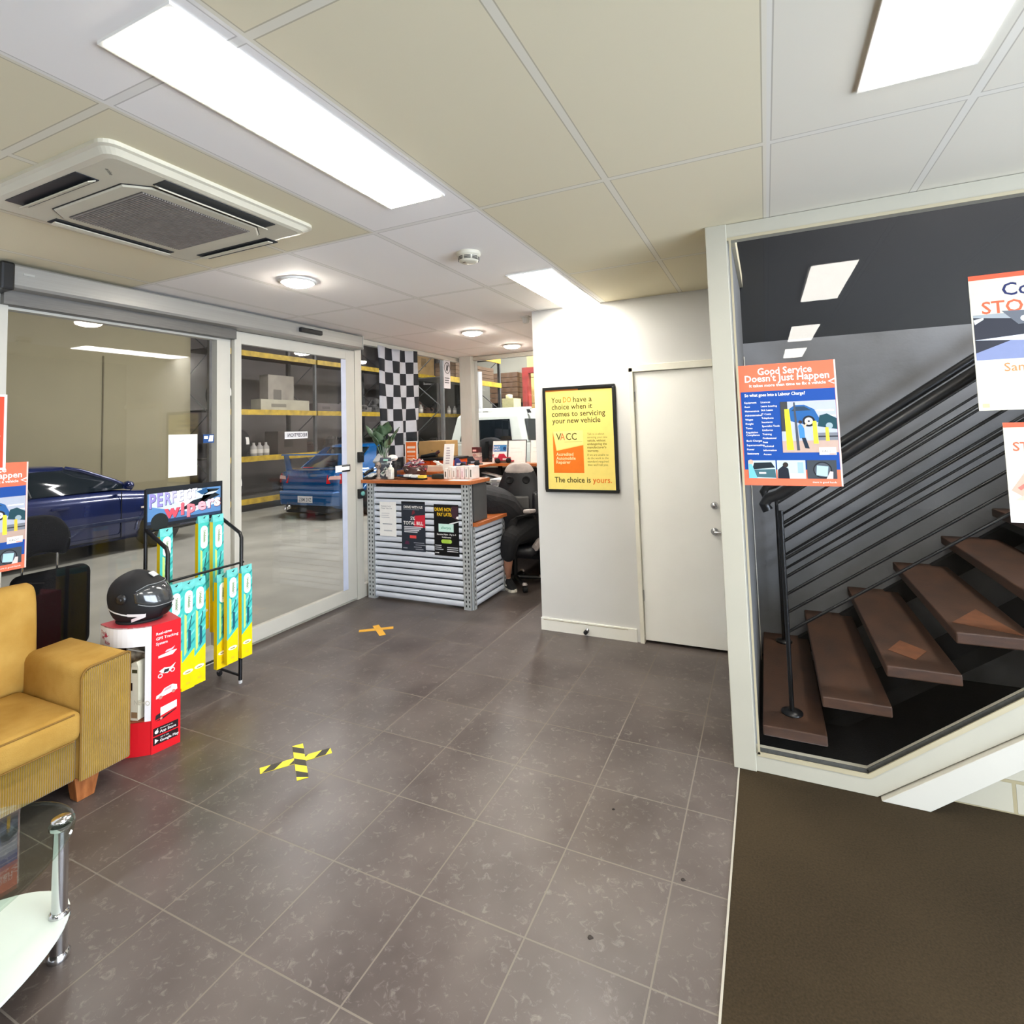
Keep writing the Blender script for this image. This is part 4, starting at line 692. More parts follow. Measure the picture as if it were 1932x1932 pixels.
pk = [('single yellow and teal wiper packet hanging behind the helmet', -3.44, 2.185, 1.045, .52), ('upper wiper packet at the back of the pair under the sign', -3.47, 2.455, UPZ + .03, .72), ('upper wiper packet at the front of the pair under the sign', -3.42, 2.525, UPZ + .03, .74),
      ('lower wiper packet nearest the red display stand', -3.2, 2.09, LOZ + .005, .58), ('lower wiper packet in the middle beside the red display stand', -3.21, 2.173, LOZ, .6), ('lower wiper packet third along beside the red display stand', -3.22, 2.252, LOZ, .6),
      ('lower wiper packet left of the pair at the door end', -3.2, 2.465, LOZ, .56), ('lower wiper packet right of the pair at the door end', -3.2, 2.572, LOZ + .0, .56),
      ('lower wiper packet tucked behind the pair at the door end', -3.262, 2.44, LOZ - .03, .56)]
for a in pk: pack(*a)
# black seat outside the glass
cs = thing('black_seat', 'black car seat with a headrest standing outside the entrance glass', 'seat', (-4.3, 1.95, 0))
M_seat = mat('black_seat_fabric', (15, 16, 19), .9, var=.2, vs=30, spec=.2, bump=.2, bs=150)
MB().box(-4.25, 1.72, .3, -4.13, 2.14, .83).build('backrest', M_seat, cs, bevel=.055, seg=4, smooth=True)
MB().loft([[(-4.22 + dx, 1.73 + (y - 1.73), z) for dx, z in ((.0, .9 + lift), (-.1, .9 + lift), (-.11, 1.02), (-.09, top), (0, top), (.03, 1.02))] for y, lift, top in ((1.70, -.02, 1.06), (1.72, -.03, 1.14), (1.78, -.03, 1.175), (1.85, .03, 1.185), (1.95, .03, 1.18), (2.02, -.01, 1.14), (2.05, 0, 1.04))]).build('headrest', M_seat, cs, sub=2)
for y in (1.8, 1.985): MB().tube([(-4.25, y, .8), (-4.25, y, .93)], .007, 8).build('headrest_post', M_chrome, cs)
MB().box(-4.75, 1.72, .22, -4.2, 2.14, .36).build('cushion', M_seat, cs, bevel=.05, seg=4, smooth=True)
for y in (1.76, 2.1): MB().box(-4.72, y - .02, 0, -4.22, y + .02, .24).build('rail', M_blackmetal, cs)

# ------------------------------------------------------------------ reception counter
rc = thing('reception_counter', 'reception counter clad in corrugated steel with an orange timber top', 'counter', (-3.1, 4.7, 0))
M_slat = mat('corrugated_steel', (222, 227, 236), .4, .12, var=.06, vs=3, stretch=(1, 1, 8)); M_gap = mat('black_recess', (14, 15, 18), .8)
MB().box(-3.6, 4.40, .02, -2.58, 4.42, 1.13).build('backing_board', M_gap, rc)
f = MB()
for i in range(18):
    z = .02 + i * .0606; P = [(4.398, 0), (4.376, .001), (4.371, .009), (4.37, .03), (4.374, .042), (4.382, .0475), (4.398, .0485)]
    f.loft([[(x, y, z + q) for y, q in P] for x in (-3.6, -2.585)], 0, True)
f.build('front_cladding', M_slat, rc)
f = MB()
for i in range(12):
    z = .02 + i * .0606; P = [(-2.512, 0), (-2.494, .002), (-2.488, .01), (-2.486, .028), (-2.49, .04), (-2.498, .046), (-2.512, .048)]
    f.loft([[(x, y, z + q) for x, q in P] for y in (4.43, 5.02)], 0, True)
f.build('side_cladding', M_slat, rc)
MB().box(-2.53, 4.43, .02, -2.515, 5.02, .74).build('side_board', M_gap, rc)
def slotted(x, y, s, z1):                                  # slotted angle post with punched holes
    p = MB().box(x, y, 0, x + .05 * s, y + .003, z1).box(x, y, 0, x + .003 * s, y + .05, z1)
    o = p.build('corner_post', M_galv, rc); h = MB()
    for k in range(int(z1 / .04)):
        zc = .025 + k * .04; h.box(x + .018 * s, y - .0006, zc, x + .03 * s, y - .0001, zc + .02).box(x - .0006 * s, y + .02, zc + .01, x - .0001 * s, y + .032, zc + .03)
    h.build('slot', mat('slot_black', (34, 36, 38), .8), o, fix=False)
slotted(-3.69, 4.365, 1, 1.13); slotted(-3.6, 4.36, -1, 1.13); slotted(-2.5, 4.36, -1, 1.13); slotted(-2.486, 4.38, -1, .74); slotted(-2.486, 5.0, -1, .74); slotted(-2.535, 4.362, -1, 1.13)
MB().box(-3.735, 4.33, 1.135, -2.47, 4.72, 1.168).build('counter_top', M_orange, rc, bevel=.003)
MB().box(-2.55, 4.44, .78, -2.5, 4.70, 1.13).build('end_panel', M_greymetal, rc)
MB().box(-3.7, 4.44, .78, -2.56, 4.47, 1.13).build('inner_panel', M_greymetal, rc)
MB().box(-3.7, 4.42, .742, -2.455, 5.07, .775).build('desk_top', M_orange, rc, bevel=.003)
bw = thing('bench_shelf', 'orange timber bench shelf running under the office windows', 'shelf', (-3.0, 6.0, 0))
MB().box(-3.735, 4.73, 1.185, -3.08, 6.22, 1.215).box(-3.08, 5.93, 1.185, -1.745, 6.29, 1.215).build('shelf_board', M_orange, bw, bevel=.003)
for x, y, zb in ((-3.13, 5.09, 0), (-3.12, 6.2, 0), (-1.8, 6.2, 0), (-3.7, 5.09, 0), (-3.7, 6.16, 0)): MB().box(x, y, zb, x + .04, y + .04, 1.185).build('leg', M_dark, bw)
MB().box(-3.08, 5.62, .72, -1.75, 6.25, .75).build('desk_board', wood('brown_laminate', (120, 74, 44), (92, 54, 30)), bw)
def lm(base, rows): return base + rows
# posters on the counter front
sheet('notice', 'small white notice taped at the left of the corrugated counter', 'notice', (-3.535, 4.3685, .615), XU, ZU, .2, .335, WHT, [('t', 'Business Cards', .022, .288, .019, (140, 140, 144), 'LEFT', .006), ('t', 'Please Take One', .022, .266, .019, (140, 140, 144), 'LEFT', .006)] + lines(.022, .22, .1, 3, .02, (200, 200, 202), .006) + [('t', '0 000 000', .03, .11, .02, (170, 170, 174))][:0] + lines(.035, .115, .13, 1, .02, (170, 170, 174), .01) + lines(.05, .05, .1, 1, .02, (190, 190, 194), .01))
sheet('poster', 'dark poster with a red band offering money off the total bill', 'poster', (-3.27, 4.3684, .492), XU, ZU, .275, .47, (42, 48, 58), [('r', 0, .45, .275, .02, (20, 22, 26)), ('t', 'DRIVE WITH US', .137, .405, .033, WHT, 'CENTER', .02, .95), ('r', .02, .39, .19, .008, (110, 116, 124)), ('p', [(.12, .34), (.16, .36), (.15, .39), (.13, .38)], (120, 44, 56)), ('p', [(.145, .235), (.275, .225), (.275, .345), (.155, .335)], (206, 38, 56)), ('t', '5%', .105, .295, .045, WHT, 'LEFT', .02), ('t', 'TOTAL BILL', .137, .248, .047, WHT, 'CENTER', .02, .93)]
    + [('r', .03, .222 - .016 * i, .215 - .02 * i, .01, (214, 214, 218)) for i in range(4)] + [('r', .095, .12, .075, .028, (232, 76, 74)), ('p', [(.03, .06), (.09, .06), (.08, .09), (.05, .095)], (86, 40, 66))] + [('r', .14 + .02 * (i % 2), .075 - .02 * i, .12 - .03 * (i > 1), .007, (150, 152, 160)) for i in range(4)] + [('r', .015, .02, .05, .008, (150, 152, 160))])
sheet('poster', 'black drive now pay later poster with a pale mint card on the counter', 'poster', (-2.895, 4.3684, .47), XU, ZU, .27, .475, (10, 10, 12), [('t', 'DRIVE NOW,', .008, .412, .046, (246, 200, 40), 'LEFT', .02, .78), ('t', 'PAY LATER', .035, .366, .046, (246, 200, 40), 'LEFT', .02, .78), ('p', [(.2, .36), (.262, .33), (.265, .46), (.2, .46), (.185, .42)], (64, 40, 50)), ('p', [(.24, .35), (.27, .34), (.27, .37), (.25, .365)], WHT), ('p', [(.16, .285), (.27, .315), (.27, .325), (.17, .3)], (230, 232, 232)), ('r', .05, .22, .165, .075, (206, 240, 228)), ('t', 'afterpay', .132, .248, .034, (60, 160, 130), 'CENTER', .008), ('t', 'Receive Now - Pay in 4', .135, .19, .022, WHT, 'CENTER', .012), ('t', 'Instalments', .135, .165, .022, WHT, 'CENTER', .012), ('r', .095, .115, .08, .036, (170, 206, 74)), ('c', .095, .133, .018, (170, 206, 74)), ('c', .175, .133, .018, (180, 214, 90))] + [('r', .008, .09 - .018 * i, .07 + .02 * (i == 2), .007, (200, 200, 204)) for i in range(3)] + [('r', .14, .075 - .018 * i, .12, .007, (200, 200, 204)) for i in range(3)] + [('c', .015, .025, .006, WHT), ('c', .03, .025, .006, WHT), ('c', .045, .025, .006, WHT)])

# ------------------------------------------------------------------ things on the counter and shelf
TZ = 1.168; SZ = 1.215
pp = thing('potted_plant', 'broad leaved green plant in a white pot at the window end of the counter', 'plant', (-3.66, 4.6, TZ))
MB().lathe([(.035, 0), (.055, .1), (.058, .115), (.05, .115), (.046, .1), (0, .098)], (-3.66, 4.6, TZ), n=24).build('pot', mat('white_pot', (236, 234, 220), .4, var=.03), pp)
M_leaf = mat('waxy_leaf', (118, 142, 110), .4, var=.35, vs=8, c2=(66, 96, 70))
for i in range(11):
    a = i * 2.4; tilt = .18 + .05 * (i % 5); H = .2 + .028 * (i % 6); b0 = Vector((-3.66, 4.6, TZ + .1)); d_ = Vector((math.cos(a), math.sin(a), 0)); s_ = Vector((-d_.y, d_.x, 0)); mb = MB(); top = b0 + d_ * tilt * H + Vector((0, 0, H)); R_ = []
    mb.tube([b0, b0 + d_ * tilt * H * .4 + Vector((0, 0, H * .55)), top], .004, 6)
    for k in range(8):
        t = k / 7; c = top + (Vector((0, 0, .14 * t)) + d_ * (.08 * t * t)) ; w_ = .066 * math.sin(PI * (t ** .8) * .97 + .03) + .002; R_.append([c - s_ * w_ + d_ * .006, c, c + s_ * w_ + d_ * .006, c - d_ * .0015])
    mb.loft(R_, 0, True); mb.build('leaf', M_leaf, pp)
ph = thing('desk_phone', 'black desk telephone at the window end of the counter top', 'telephone', (-3.69, 4.42, TZ))
MB().prism([(-3.735, 4.36, TZ), (-3.735, 4.5, TZ), (-3.735, 4.5, TZ + .06), (-3.735, 4.36, TZ + .02)], (.11, 0, 0)).build('base', M_black, ph, bevel=.006); MB().tube([(-3.72, 4.37, TZ + .05), (-3.72, 4.43, TZ + .075), (-3.72, 4.5, TZ + .085)], .018, 10).build('handset', M_black, ph)
for k in range(9): MB().box(-3.69 + .02 * (k % 3), 4.38 + .025 * (k // 3), TZ + .02, -3.678 + .02 * (k % 3), 4.395 + .025 * (k // 3), TZ + .038 + .011 * (k // 3)).build('key', M_paper, ph)
pd = thing('card_terminal', 'blue grey card payment terminal on a stand beside the plant', 'card terminal', (-3.7, 4.62, TZ))
MB().box(-3.72, 4.6, TZ, -3.69, 4.64, TZ + .16).build('stand', mat('navy_plastic', (28, 42, 76), .4), pd); MB().cbox((-3.69, 4.56, TZ + .2), (.08, .12, .03), 0, Matrix.Rotation(.7, 4, 'X')).build('keypad', mat('grey_plastic', (176, 176, 176), .5), pd, bevel=.004)
fg = thing('figurine', 'small dark and silver skull figurine beside the plant pot', 'figurine', (-3.61, 4.45, TZ))
M_skull = mat('mottled_pewter', (196, 176, 160), .5, var=1, vs=34, c2=(40, 32, 30))
MB().lathe([(.03, 0), (.032, .012), (.016, .02), (.018, .06), (.024, .085), (.012, .1)], (-3.61, 4.45, TZ), n=18).ell((-3.61, 4.45, TZ + .135), .03, .034, .036, 16, 10).build('body', M_skull, fg)
for s in (-1, 1): MB().ell((-3.61 + s * .011, 4.419, TZ + .137), .008, .006, .009, 10, 6).build('eye_socket', M_black, fg)
hb = thing('cap', 'white and dark green sun cap resting behind the grey tablet sign', 'cap', (-3.56, 4.62, TZ + .0))
MB().box(-3.6, 4.6, TZ, -3.52, 4.64, TZ + .17).build('base', M_dark, hb); MB().ell((-3.56, 4.62, TZ + .2), .055, .055, .035, 18, 8).build('crown', mat('white_cloth', (238, 236, 230), .8), hb); MB().loft([[(-3.62, 4.55, TZ + .175), (-3.5, 4.55, TZ + .19), (-3.5, 4.6, TZ + .2), (-3.62, 4.6, TZ + .185)], [(-3.64, 4.5, TZ + .155), (-3.53, 4.48, TZ + .17), (-3.53, 4.48, TZ + .175), (-3.64, 4.5, TZ + .16)]], 0, False).build('peak', mat('dark_green_cloth', (28, 52, 40), .8), hb)
ts = thing('tablet_sign', 'grey counter sign with white and green arrows', 'sign', (-3.56, 4.47, TZ))
sheet('sign_face', '', '', (-3.625, 4.46, TZ), XU, (0, .18, 1), .14, .215, (92, 96, 106), [('r', .045, .18, .06, .02, (180, 230, 214)), ('t', 'PAYTER', .07, .145, .027, (206, 224, 222), 'CENTER', .012), ('p', [(.02, .05), (.06, .085), (.08, .085), (.055, .06), (.065, .05), (.09, .07), (.1, .06), (.07, .025), (.05, .03)], (236, 244, 240)), ('p', [(.06, .1), (.085, .125), (.12, .1), (.115, .085), (.09, .07), (.08, .08), (.1, .095), (.085, .105), (.07, .092)], (236, 244, 240)), ('p', [(.035, .055), (.06, .07), (.06, .05)], (30, 110, 80)), ('p', [(.085, .085), (.085, .105), (.108, .092)], (30, 110, 80))], ts, t=.006)
MB().prism([(-3.6, 4.47, TZ), (-3.6, 4.55, TZ), (-3.6, 4.51, TZ + .19), (-3.6, 4.5, TZ + .19)], (.09, 0, 0)).build('easel', M_greymetal, ts)
sz = thing('sanitiser_holder', 'clear acrylic stand holding a pump bottle of hand sanitiser', 'sanitiser stand', (-3.41, 4.42, TZ))
M_acr = glass('acrylic', (.93, .95, .95), 1.35)
MB().box(-3.475, 4.37, TZ, -3.345, 4.47, TZ + .006).box(-3.475, 4.37, TZ, -3.471, 4.47, TZ + .13).box(-3.349, 4.37, TZ, -3.345, 4.47, TZ + .15).box(-3.475, 4.468, TZ, -3.345, 4.472, TZ + .17).build('holder', M_acr, sz)
bt_ = MB().lathe([(.032, .006), (.034, .02), (.034, .1), (.026, .115), (.014, .125)], (-3.43, 4.42, TZ), n=20).build('bottle', mat('clear_gel', (226, 222, 210), .12, var=.05, spec=.8), sz); MB().lathe([(.014, .125), (.014, .14), (.006, .142), (.006, .165)], (-3.43, 4.42, TZ), n=14).box(-3.47, 4.412, TZ + .165, -3.418, 4.428, TZ + .178).build('pump', mat('white_plastic', (236, 236, 234), .4), bt_)
MB().box(-3.462, 4.384, TZ + .03, -3.4, 4.3865, TZ + .1).build('label', mat('bottle_label', (236, 232, 224), .5, var=.2, vs=40), bt_)
# jar of wrapped sweets: each sweet is a thing
jr = MB().lathe([(.08, .0), (.1, .02), (.12, .09), (.125, .12), (.122, .12), (.096, .022), (0, .006)], (-3.23, 4.56, TZ), n=28).build('bowl', mat('smoky_bowl', (70, 44, 40), .15, spec=.7), None, smooth=True); tag(jr, 'glossy brown bowl heaped with wrapped sweets on the counter', 'bowl')
pal = [(176, 36, 60), (226, 200, 196), (96, 40, 44), (206, 120, 130), (236, 224, 214), (60, 30, 34), (150, 130, 160)]
swm = []
for i in range(7):
    s0 = MB().ell((0, 0, .014), .03, .016, .014, 8, 5).prism([(.026, -.004, .012), (.046, -.016, .012), (.046, .016, .014), (.026, .004, .014)], (0, 0, .003)).prism([(-.026, -.004, .012), (-.046, -.016, .012), (-.046, .016, .014), (-.026, .004, .014)], (0, 0, .003))
    if i == 0: sw0 = s0.build('wrapped_sweet', mat('wrapper_%d' % i, pal[i], .25, var=.25, vs=60), None, local=True); me0 = sw0.data
    swm.append(mat('wrapper_%d' % i, pal[i], .25, var=.25, vs=60))
for i in range(44):
    o = sw0 if i == 0 else sw0.copy()
    if i: o.data = me0.copy(); o.data.materials[0] = swm[i % 7]; COL.objects.link(o)
    a = i * 2.39996; r = .1 * math.sqrt((i % 22 + .5) / 22) * (1 if i < 22 else .72); z = TZ + (.085 if i < 22 else .13) + .045 * (1 - r / .1) * (1 if i < 22 else .8)
    o.location = (-3.23 + r * math.cos(a), 4.56 + r * math.sin(a), z); o.rotation_euler = (random.uniform(-.6, .6), random.uniform(-.6, .6), random.uniform(0, 6)); tag(o, 'wrapped sweet in the heaped bowl on the counter', 'sweet', 'wrapped sweets in the bowl')
og = thing('orange_sign', 'small orange sign in a clear stand behind the bowl of sweets', 'sign', (-3.52, 4.9, SZ))
sheet('sign_face', '', '', (-3.605, 4.9, SZ + .05), XU, ZU, .165, .27, (250, 246, 240), [('r', .014, .014, .137, .245, (236, 118, 52)), ('r', .028, .19, .11, .024, (250, 232, 214)), ('r', .028, .145, .11, .02, (250, 222, 200)), ('r', .03, .1, .1, .014, (246, 190, 160)), ('r', .03, .07, .1, .014, (246, 190, 160))], og, t=.004)
MB().box(-3.61, 4.905, SZ, -3.435, 4.91, SZ + .36).box(-3.61, 4.88, SZ, -3.435, 4.96, SZ + .006).build('acrylic_stand', M_acr, og)
cbx = MB().box(-3.6, 5.16, SZ + .13, -3.24, 5.42, SZ + .31).build('carton', M_card, None, bevel=.003); 
tb = thing('orange_crate', 'orange storage crate under the black tray on the window shelf', 'crate', (-3.4, 5.2, SZ))
MB().box(-3.56, 5.02, SZ, -3.13, 5.44, SZ + .1).build('crate_body', mat('orange_plastic', (240, 92, 30), .35, var=.06), tb, bevel=.006); MB().box(-3.36, 5.015, SZ + .01, -3.352, 5.02, SZ + .095).build('seam', mat('deep_orange', (190, 56, 16), .4), tb)
tag(cbx, 'plain brown carton on the black tray above the orange crate', 'carton')
MB().box(-3.43, 5.1585, SZ + .2, -3.42, 5.16, SZ + .21).build('hand_hole', M_dark, cbx)
bt2 = MB().box(-3.66, 4.98, SZ + .1, -3.12, 5.46, SZ + .128).build('tray', M_black, None, bevel=.006); tag(bt2, 'flat black tray lying across the orange crate', 'tray')
gn = thing('impact_driver', 'dark hand tool lying on the black tray before the carton', 'tool', (-3.35, 5.06, SZ + .128))
MB().tube([(-3.5, 5.06, SZ + .14), (-3.3, 5.06, SZ + .165)], .018, 10, 0, .028).build('barrel', M_black, gn); MB().tube([(-3.32, 5.06, SZ + .165), (-3.27, 5.07, SZ + .2)], .018, 8).build('grip', mat('maroon_grip', (60, 28, 30), .6), gn)
wb = MB().box(-3.36, 4.83, SZ, -3.08, 4.95, SZ + .055).build('flat_box', mat('cream_box', (226, 204, 186), .6, var=.08), None, bevel=.002); tag(wb, 'low cream flat box beside the orange sign', 'box')
pe = MB().prism([(-3.22, 4.86, SZ + .1), (-3.2, 4.86, SZ + .11), (-3.04, 4.86, SZ + .045), (-3.06, 4.86, SZ + .035)], (0, .02, 0)).prism([(-3.2, 4.9, SZ + .056), (-3.18, 4.9, SZ + .056), (-3.2, 4.9, SZ + .1)], (0, .05, 0)).build('letter_opener', M_paper, None); tag(pe, 'white folded flyer leaning off the low cream box', 'flyer')
br = thing('brochure_stand', 'tall white brochure stand by the corner post', 'brochure stand', (-3.02, 4.86, TZ))
sheet('brochure', '', '', (-3.08, 4.83, TZ + .06), XU, (.05, .1, 1), .12, .27, WHT, lines(.03, .22, .05, 7, .026, (190, 180, 184), .014), br, t=.006)
MB().prism([(-3.09, 4.84, SZ), (-2.955, 4.84, SZ), (-2.955, 4.9, SZ), (-3.09, 4.9, SZ)], (0, 0, .01)).build('foot', M_acr, br)
no = thing('note_tray', 'black tray of business cards and yellow notes on the counter edge', 'tray', (-3.2, 4.4, TZ))
MB().prism([(-3.32, 4.38, TZ + .025), (-3.32, 4.38, TZ + .035), (-3.02, 4.38, TZ + .012), (-3.02, 4.38, TZ)], (0, .08, 0)).build('tray_body', M_black, no)
for k in range(3): MB().box(-3.26 + .085 * k, 4.4, TZ + .028 - .006 * k, -3.19 + .085 * k, 4.45, TZ + .05 - .004 * k).build('card_pile', (M_paper, M_paper, mat('yellow_notes', (248, 214, 80), .6))[k], no)
wl = MB().box(-3.0, 4.5, TZ, -2.88, 4.6, TZ + .045).build('wallet', mat('dark_green_leather', (28, 36, 32), .5, var=.2), None, bevel=.008); tag(wl, 'dark wallet shaped pouch lying beside the row of booklets', 'pouch')
for i in range(7):
    x = -2.87 + .047 * i; hh = (.1, .115, .11, .12, .105, .125, .12)[i]; c_ = [(240, 238, 232), (236, 230, 222), (244, 240, 236), (228, 214, 208), (240, 226, 228), (236, 232, 226), (242, 240, 236)][i]
    bk_ = MB().box(x, 4.52, TZ, x + .038, 4.66, TZ + hh).build('booklet', mat('booklet_%d' % i, c_, .6, var=.05, vs=30), None, bevel=.002)
    MB().box(x + .012, 4.519, TZ + .02, x + .026, 4.52, TZ + hh - .03).build('spine_mark', ink([(90, 80, 60), (200, 190, 180), (180, 170, 160), (190, 150, 150), (200, 170, 180), (170, 170, 170), (120, 120, 110)][i]), bk_)
    tag(bk_, ['pale booklet', 'pale booklet'][i % 2] + ' standing in the row at the open end of the counter', 'booklet', 'booklets on the counter')
bc = MB().box(-2.72, 4.36, TZ, -2.52, 4.45, TZ + .004).build('flyer_stack', M_paper, None); tag(bc, 'white flyer lying flat on the counter top corner', 'flyer')
# toy cars in boxes on the shelf by the post
def toy(label, x, y, c, c2):
    t = thing('toy_car', label, 'toy car', (x, y, SZ), .5, 'toy cars')
    MB().box(-.1, -.045, .03, .1, .045, .07).prism([(-.06, -.04, .07), (.05, -.04, .07), (.02, -.04, .115), (-.04, -.04, .115)], (0, .08, 0)).prism([(.1, -.06, .02), (.14, -.06, .02), (.14, .06, .02), (.1, .06, .02)], (0, 0, .012)).box(-.13, -.05, .1, -.1, .05, .108).box(-.12, -.03, .07, -.112, -.024, .1).box(-.12, .024, .07, -.112, .03, .1).build('body', mat(label[:12], c, .25, var=.2, vs=20), t, local=True, bevel=.006)
    for sx_ in (-.065, .07):
        for s in (-1, 1): MB().lathe([(.0, -.014), (.03, -.014), (.033, 0), (.03, .014), (0, .014)], (sx_, s * .055, .033), YU, 16).build('wheel', M_rubber, t, local=True)
    for s in (-1, 1): MB().box(.0, s * .0455 - .0006, .04, .06, s * .0455 + .0006, .06).build('number_panel', mat(label[:14], c2, .4), t, local=True)
toy('blue toy racing car on the shelf by the corner post', -3.13, 5.2, (52, 62, 130), (226, 226, 236)); toy('red toy racing car on the shelf by the corner post', -2.98, 6.05, (206, 40, 70), (236, 210, 214)); toy('black toy car between the blue and red ones', -3.12, 5.5, (24, 24, 30), (150, 150, 156))
for i, (z, c_) in enumerate(((SZ, (222, 190, 190)), (SZ + .075, (226, 214, 206)), (SZ + .13, (96, 36, 40)))):
    o = MB().box(-3.42 + .004 * i, 6.05, z, -3.32 - .003 * i, 6.15, z + (.07, .05, .07)[i]).build('small_box', mat('small_box_%d' % i, c_, .5, var=.35, vs=25), None, bevel=.002)
    MB().box(-3.4, 6.048, z + .015, -3.35, 6.05, z + .04).build('box_label', ink(((170, 60, 70), (190, 150, 150), (226, 190, 190))[i]), o); tag(o, ('red and white small box at the bottom of the stack by the post', 'pale small box in the middle of the stack by the post', 'maroon small box on top of the stack by the post')[i], 'box')
for i, (x, w_) in enumerate(((-3.14, .2), (-2.92, .235), (-2.62, .24))):
    o = thing('framed_certificate', ('framed certificate with a blue band on the rear window shelf', 'plain white framed certificate beside the blue banded one', 'white framed certificate half hidden by the white wall corner')[i], 'certificate', (x + w_ / 2, 6.1, SZ))
    els = [('r', .008, .14, w_ - .016, .085, (64, 128, 190)), ('t', 'BUILT', .014, .185, .032, WHT, 'LEFT', .012), ('t', 'SPRAY', .014, .153, .032, WHT, 'LEFT', .012), ('c', w_ - .035, .18, .022, (24, 70, 120))] if i == 0 else lines(.03, .18, w_ - .07, 2, .05, (214, 214, 210), .004)
    sheet('certificate', '', '', (x, 6.08, SZ), XU, (0, .16, 1), w_, .275, (246, 246, 244), els, o, t=.004)
    MB().prism([(x - .006, 6.084, SZ), (x + w_ + .006, 6.084, SZ), (x + w_ + .006, 6.129, SZ + .281), (x - .006, 6.129, SZ + .281)], (0, .01, 0)).prism([(x + w_ * .4, 6.13, SZ), (x + w_ * .4, 6.19, SZ), (x + w_ * .4, 6.13, SZ + .2)], (w_ * .1, 0, 0)).build('frame', M_black, o)
# papers and clutter on the desk below the shelf
DZ = .75
for i in range(7):
    o = MB().box(-2.96 + .006 * (i % 3), 5.64 + .01 * (i % 2), DZ + .05 + .037 * i, -2.7 + .008 * (i % 4), 5.93, DZ + .083 + .037 * i).build('document_folder', mat('folder_%d' % (i % 3), ((238, 236, 232), (222, 222, 226), (206, 208, 214))[i % 3], .7, var=.05), None, bevel=.003)
    MB().box(-2.93, 5.636 + .01 * (i % 2), DZ + .06 + .037 * i, -2.86, 5.64 + .01 * (i % 2), DZ + .072 + .037 * i).build('folder_label', ink((150, 150, 156)), o); tag(o, 'white document folder in the pile on the desk behind the gaming chair', 'folder', 'folders piled on the rear desk')
rt = MB().box(-3.0, 5.63, DZ, -2.66, 5.95, DZ + .048).build('document_tray', mat('red_tray', (206, 24, 28), .4), None, bevel=.006); tag(rt, 'red document tray under the white folders', 'tray')
yb = MB().lathe([(.03, 0), (.034, .05), (.012, .09), (.016, .13), (.026, .15), (0, .155)], (-3.06, 5.66, DZ), n=16).build('squeeze_bottle', mat('yellow_bottle', (248, 196, 30), .4), None); tag(yb, 'yellow squeeze bottle on the desk beside the red tray', 'bottle')
for i in range(3):
    o = MB().prism([(-3.2, 5.9, 1.0 + .05 * i), (-2.96, 5.9, .95 + .05 * i), (-2.96, 5.9, .958 + .05 * i), (-3.2, 5.9, 1.012 + .05 * i)], (0, .12, 0)).build('magazine', mat('magazine_%d' % i, ((206, 204, 200), (60, 58, 60), (170, 168, 166))[i], .5), None); tag(o, ('pale magazine', 'dark magazine', 'grey magazine')[i] + ' sliding off the rack under the shelf', 'magazine')
mr = MB().box(-3.22, 5.9, DZ, -2.98, 6.05, .95).build('magazine_rack', M_black, None); tag(mr, 'black magazine rack under the rear window shelf', 'rack')
mt = thing('computer_monitor', 'black computer monitor on the rear desk right of the gaming chair', 'monitor', (-2.2, 5.95, DZ))
MB().box(-2.42, 5.95, DZ + .1, -1.92, 5.99, DZ + .4).build('screen', M_black, mt, bevel=.006); MB().box(-2.2, 5.97, DZ, -2.14, 6.0, DZ + .2).box(-2.3, 5.88, DZ, -2.04, 6.06, DZ + .012).build('stand', M_black, mt)
for i in range(3):
    o = MB().box(-2.14, 5.66, DZ + .0 + .05 * i, -1.84, 5.8, DZ + .036 + .05 * i).build('parts_tray', mat('steel_tray', (196, 190, 180), .45, .3, var=.2), None, bevel=.004); tag(o, ('lowest', 'middle', 'topmost')[i] + ' steel tray stacked on the rear desk beside the white wall', 'tray')
    MB().box(-2.1, 5.655, DZ + .008 + .05 * i, -2.02, 5.66, DZ + .028 + .05 * i).build('label_holder', M_dark, o)
# flag: six by ten squares, hung in soft folds
fl = MB(); NX, NY = 24, 40; y0f, y1f, z0f, z1f = 4.575, 5.33, 1.22, 2.57
def fp(i, j):
    u_ = i / NX; v_ = j / NY; s = v_ ** 1.2; y = y0f + (y1f - y0f) * (u_ + .018 * math.sin(6 * PI * u_) * s - .04 * s * (u_ - .5)) + .03 * s; x = -3.7 + .03 * math.sin(5.2 * PI * u_ + .6) * (.25 + s) + .008 * math.sin(17 * u_ + 9 * v_); return (x, y, z1f + .02 * u_ - (z1f - z0f) * v_ - .02 * math.sin(PI * u_) * (1 - s))
fl.v = [Vector(fp(i, j)) for j in range(NY + 1) for i in range(NX + 1)]
for j in range(NY):
    for i in range(NX): a = j * (NX + 1) + i; fl.f.append((a, a + 1, a + NX + 2, a + NX + 1)); fl.m.append((i // 4 + j // 4) % 2); fl.s.append(True)
o = fl.build('chequered_flag', [mat('flag_grey', (176, 178, 186), .85, var=.06, vs=10), mat('flag_black', (20, 24, 32), .85, var=.15, vs=10)], None, fix=False); o.modifiers.new('thickness', 'SOLIDIFY').thickness = .002
tag(o, 'black and white chequered racing flag hanging on the window behind the counter', 'flag')
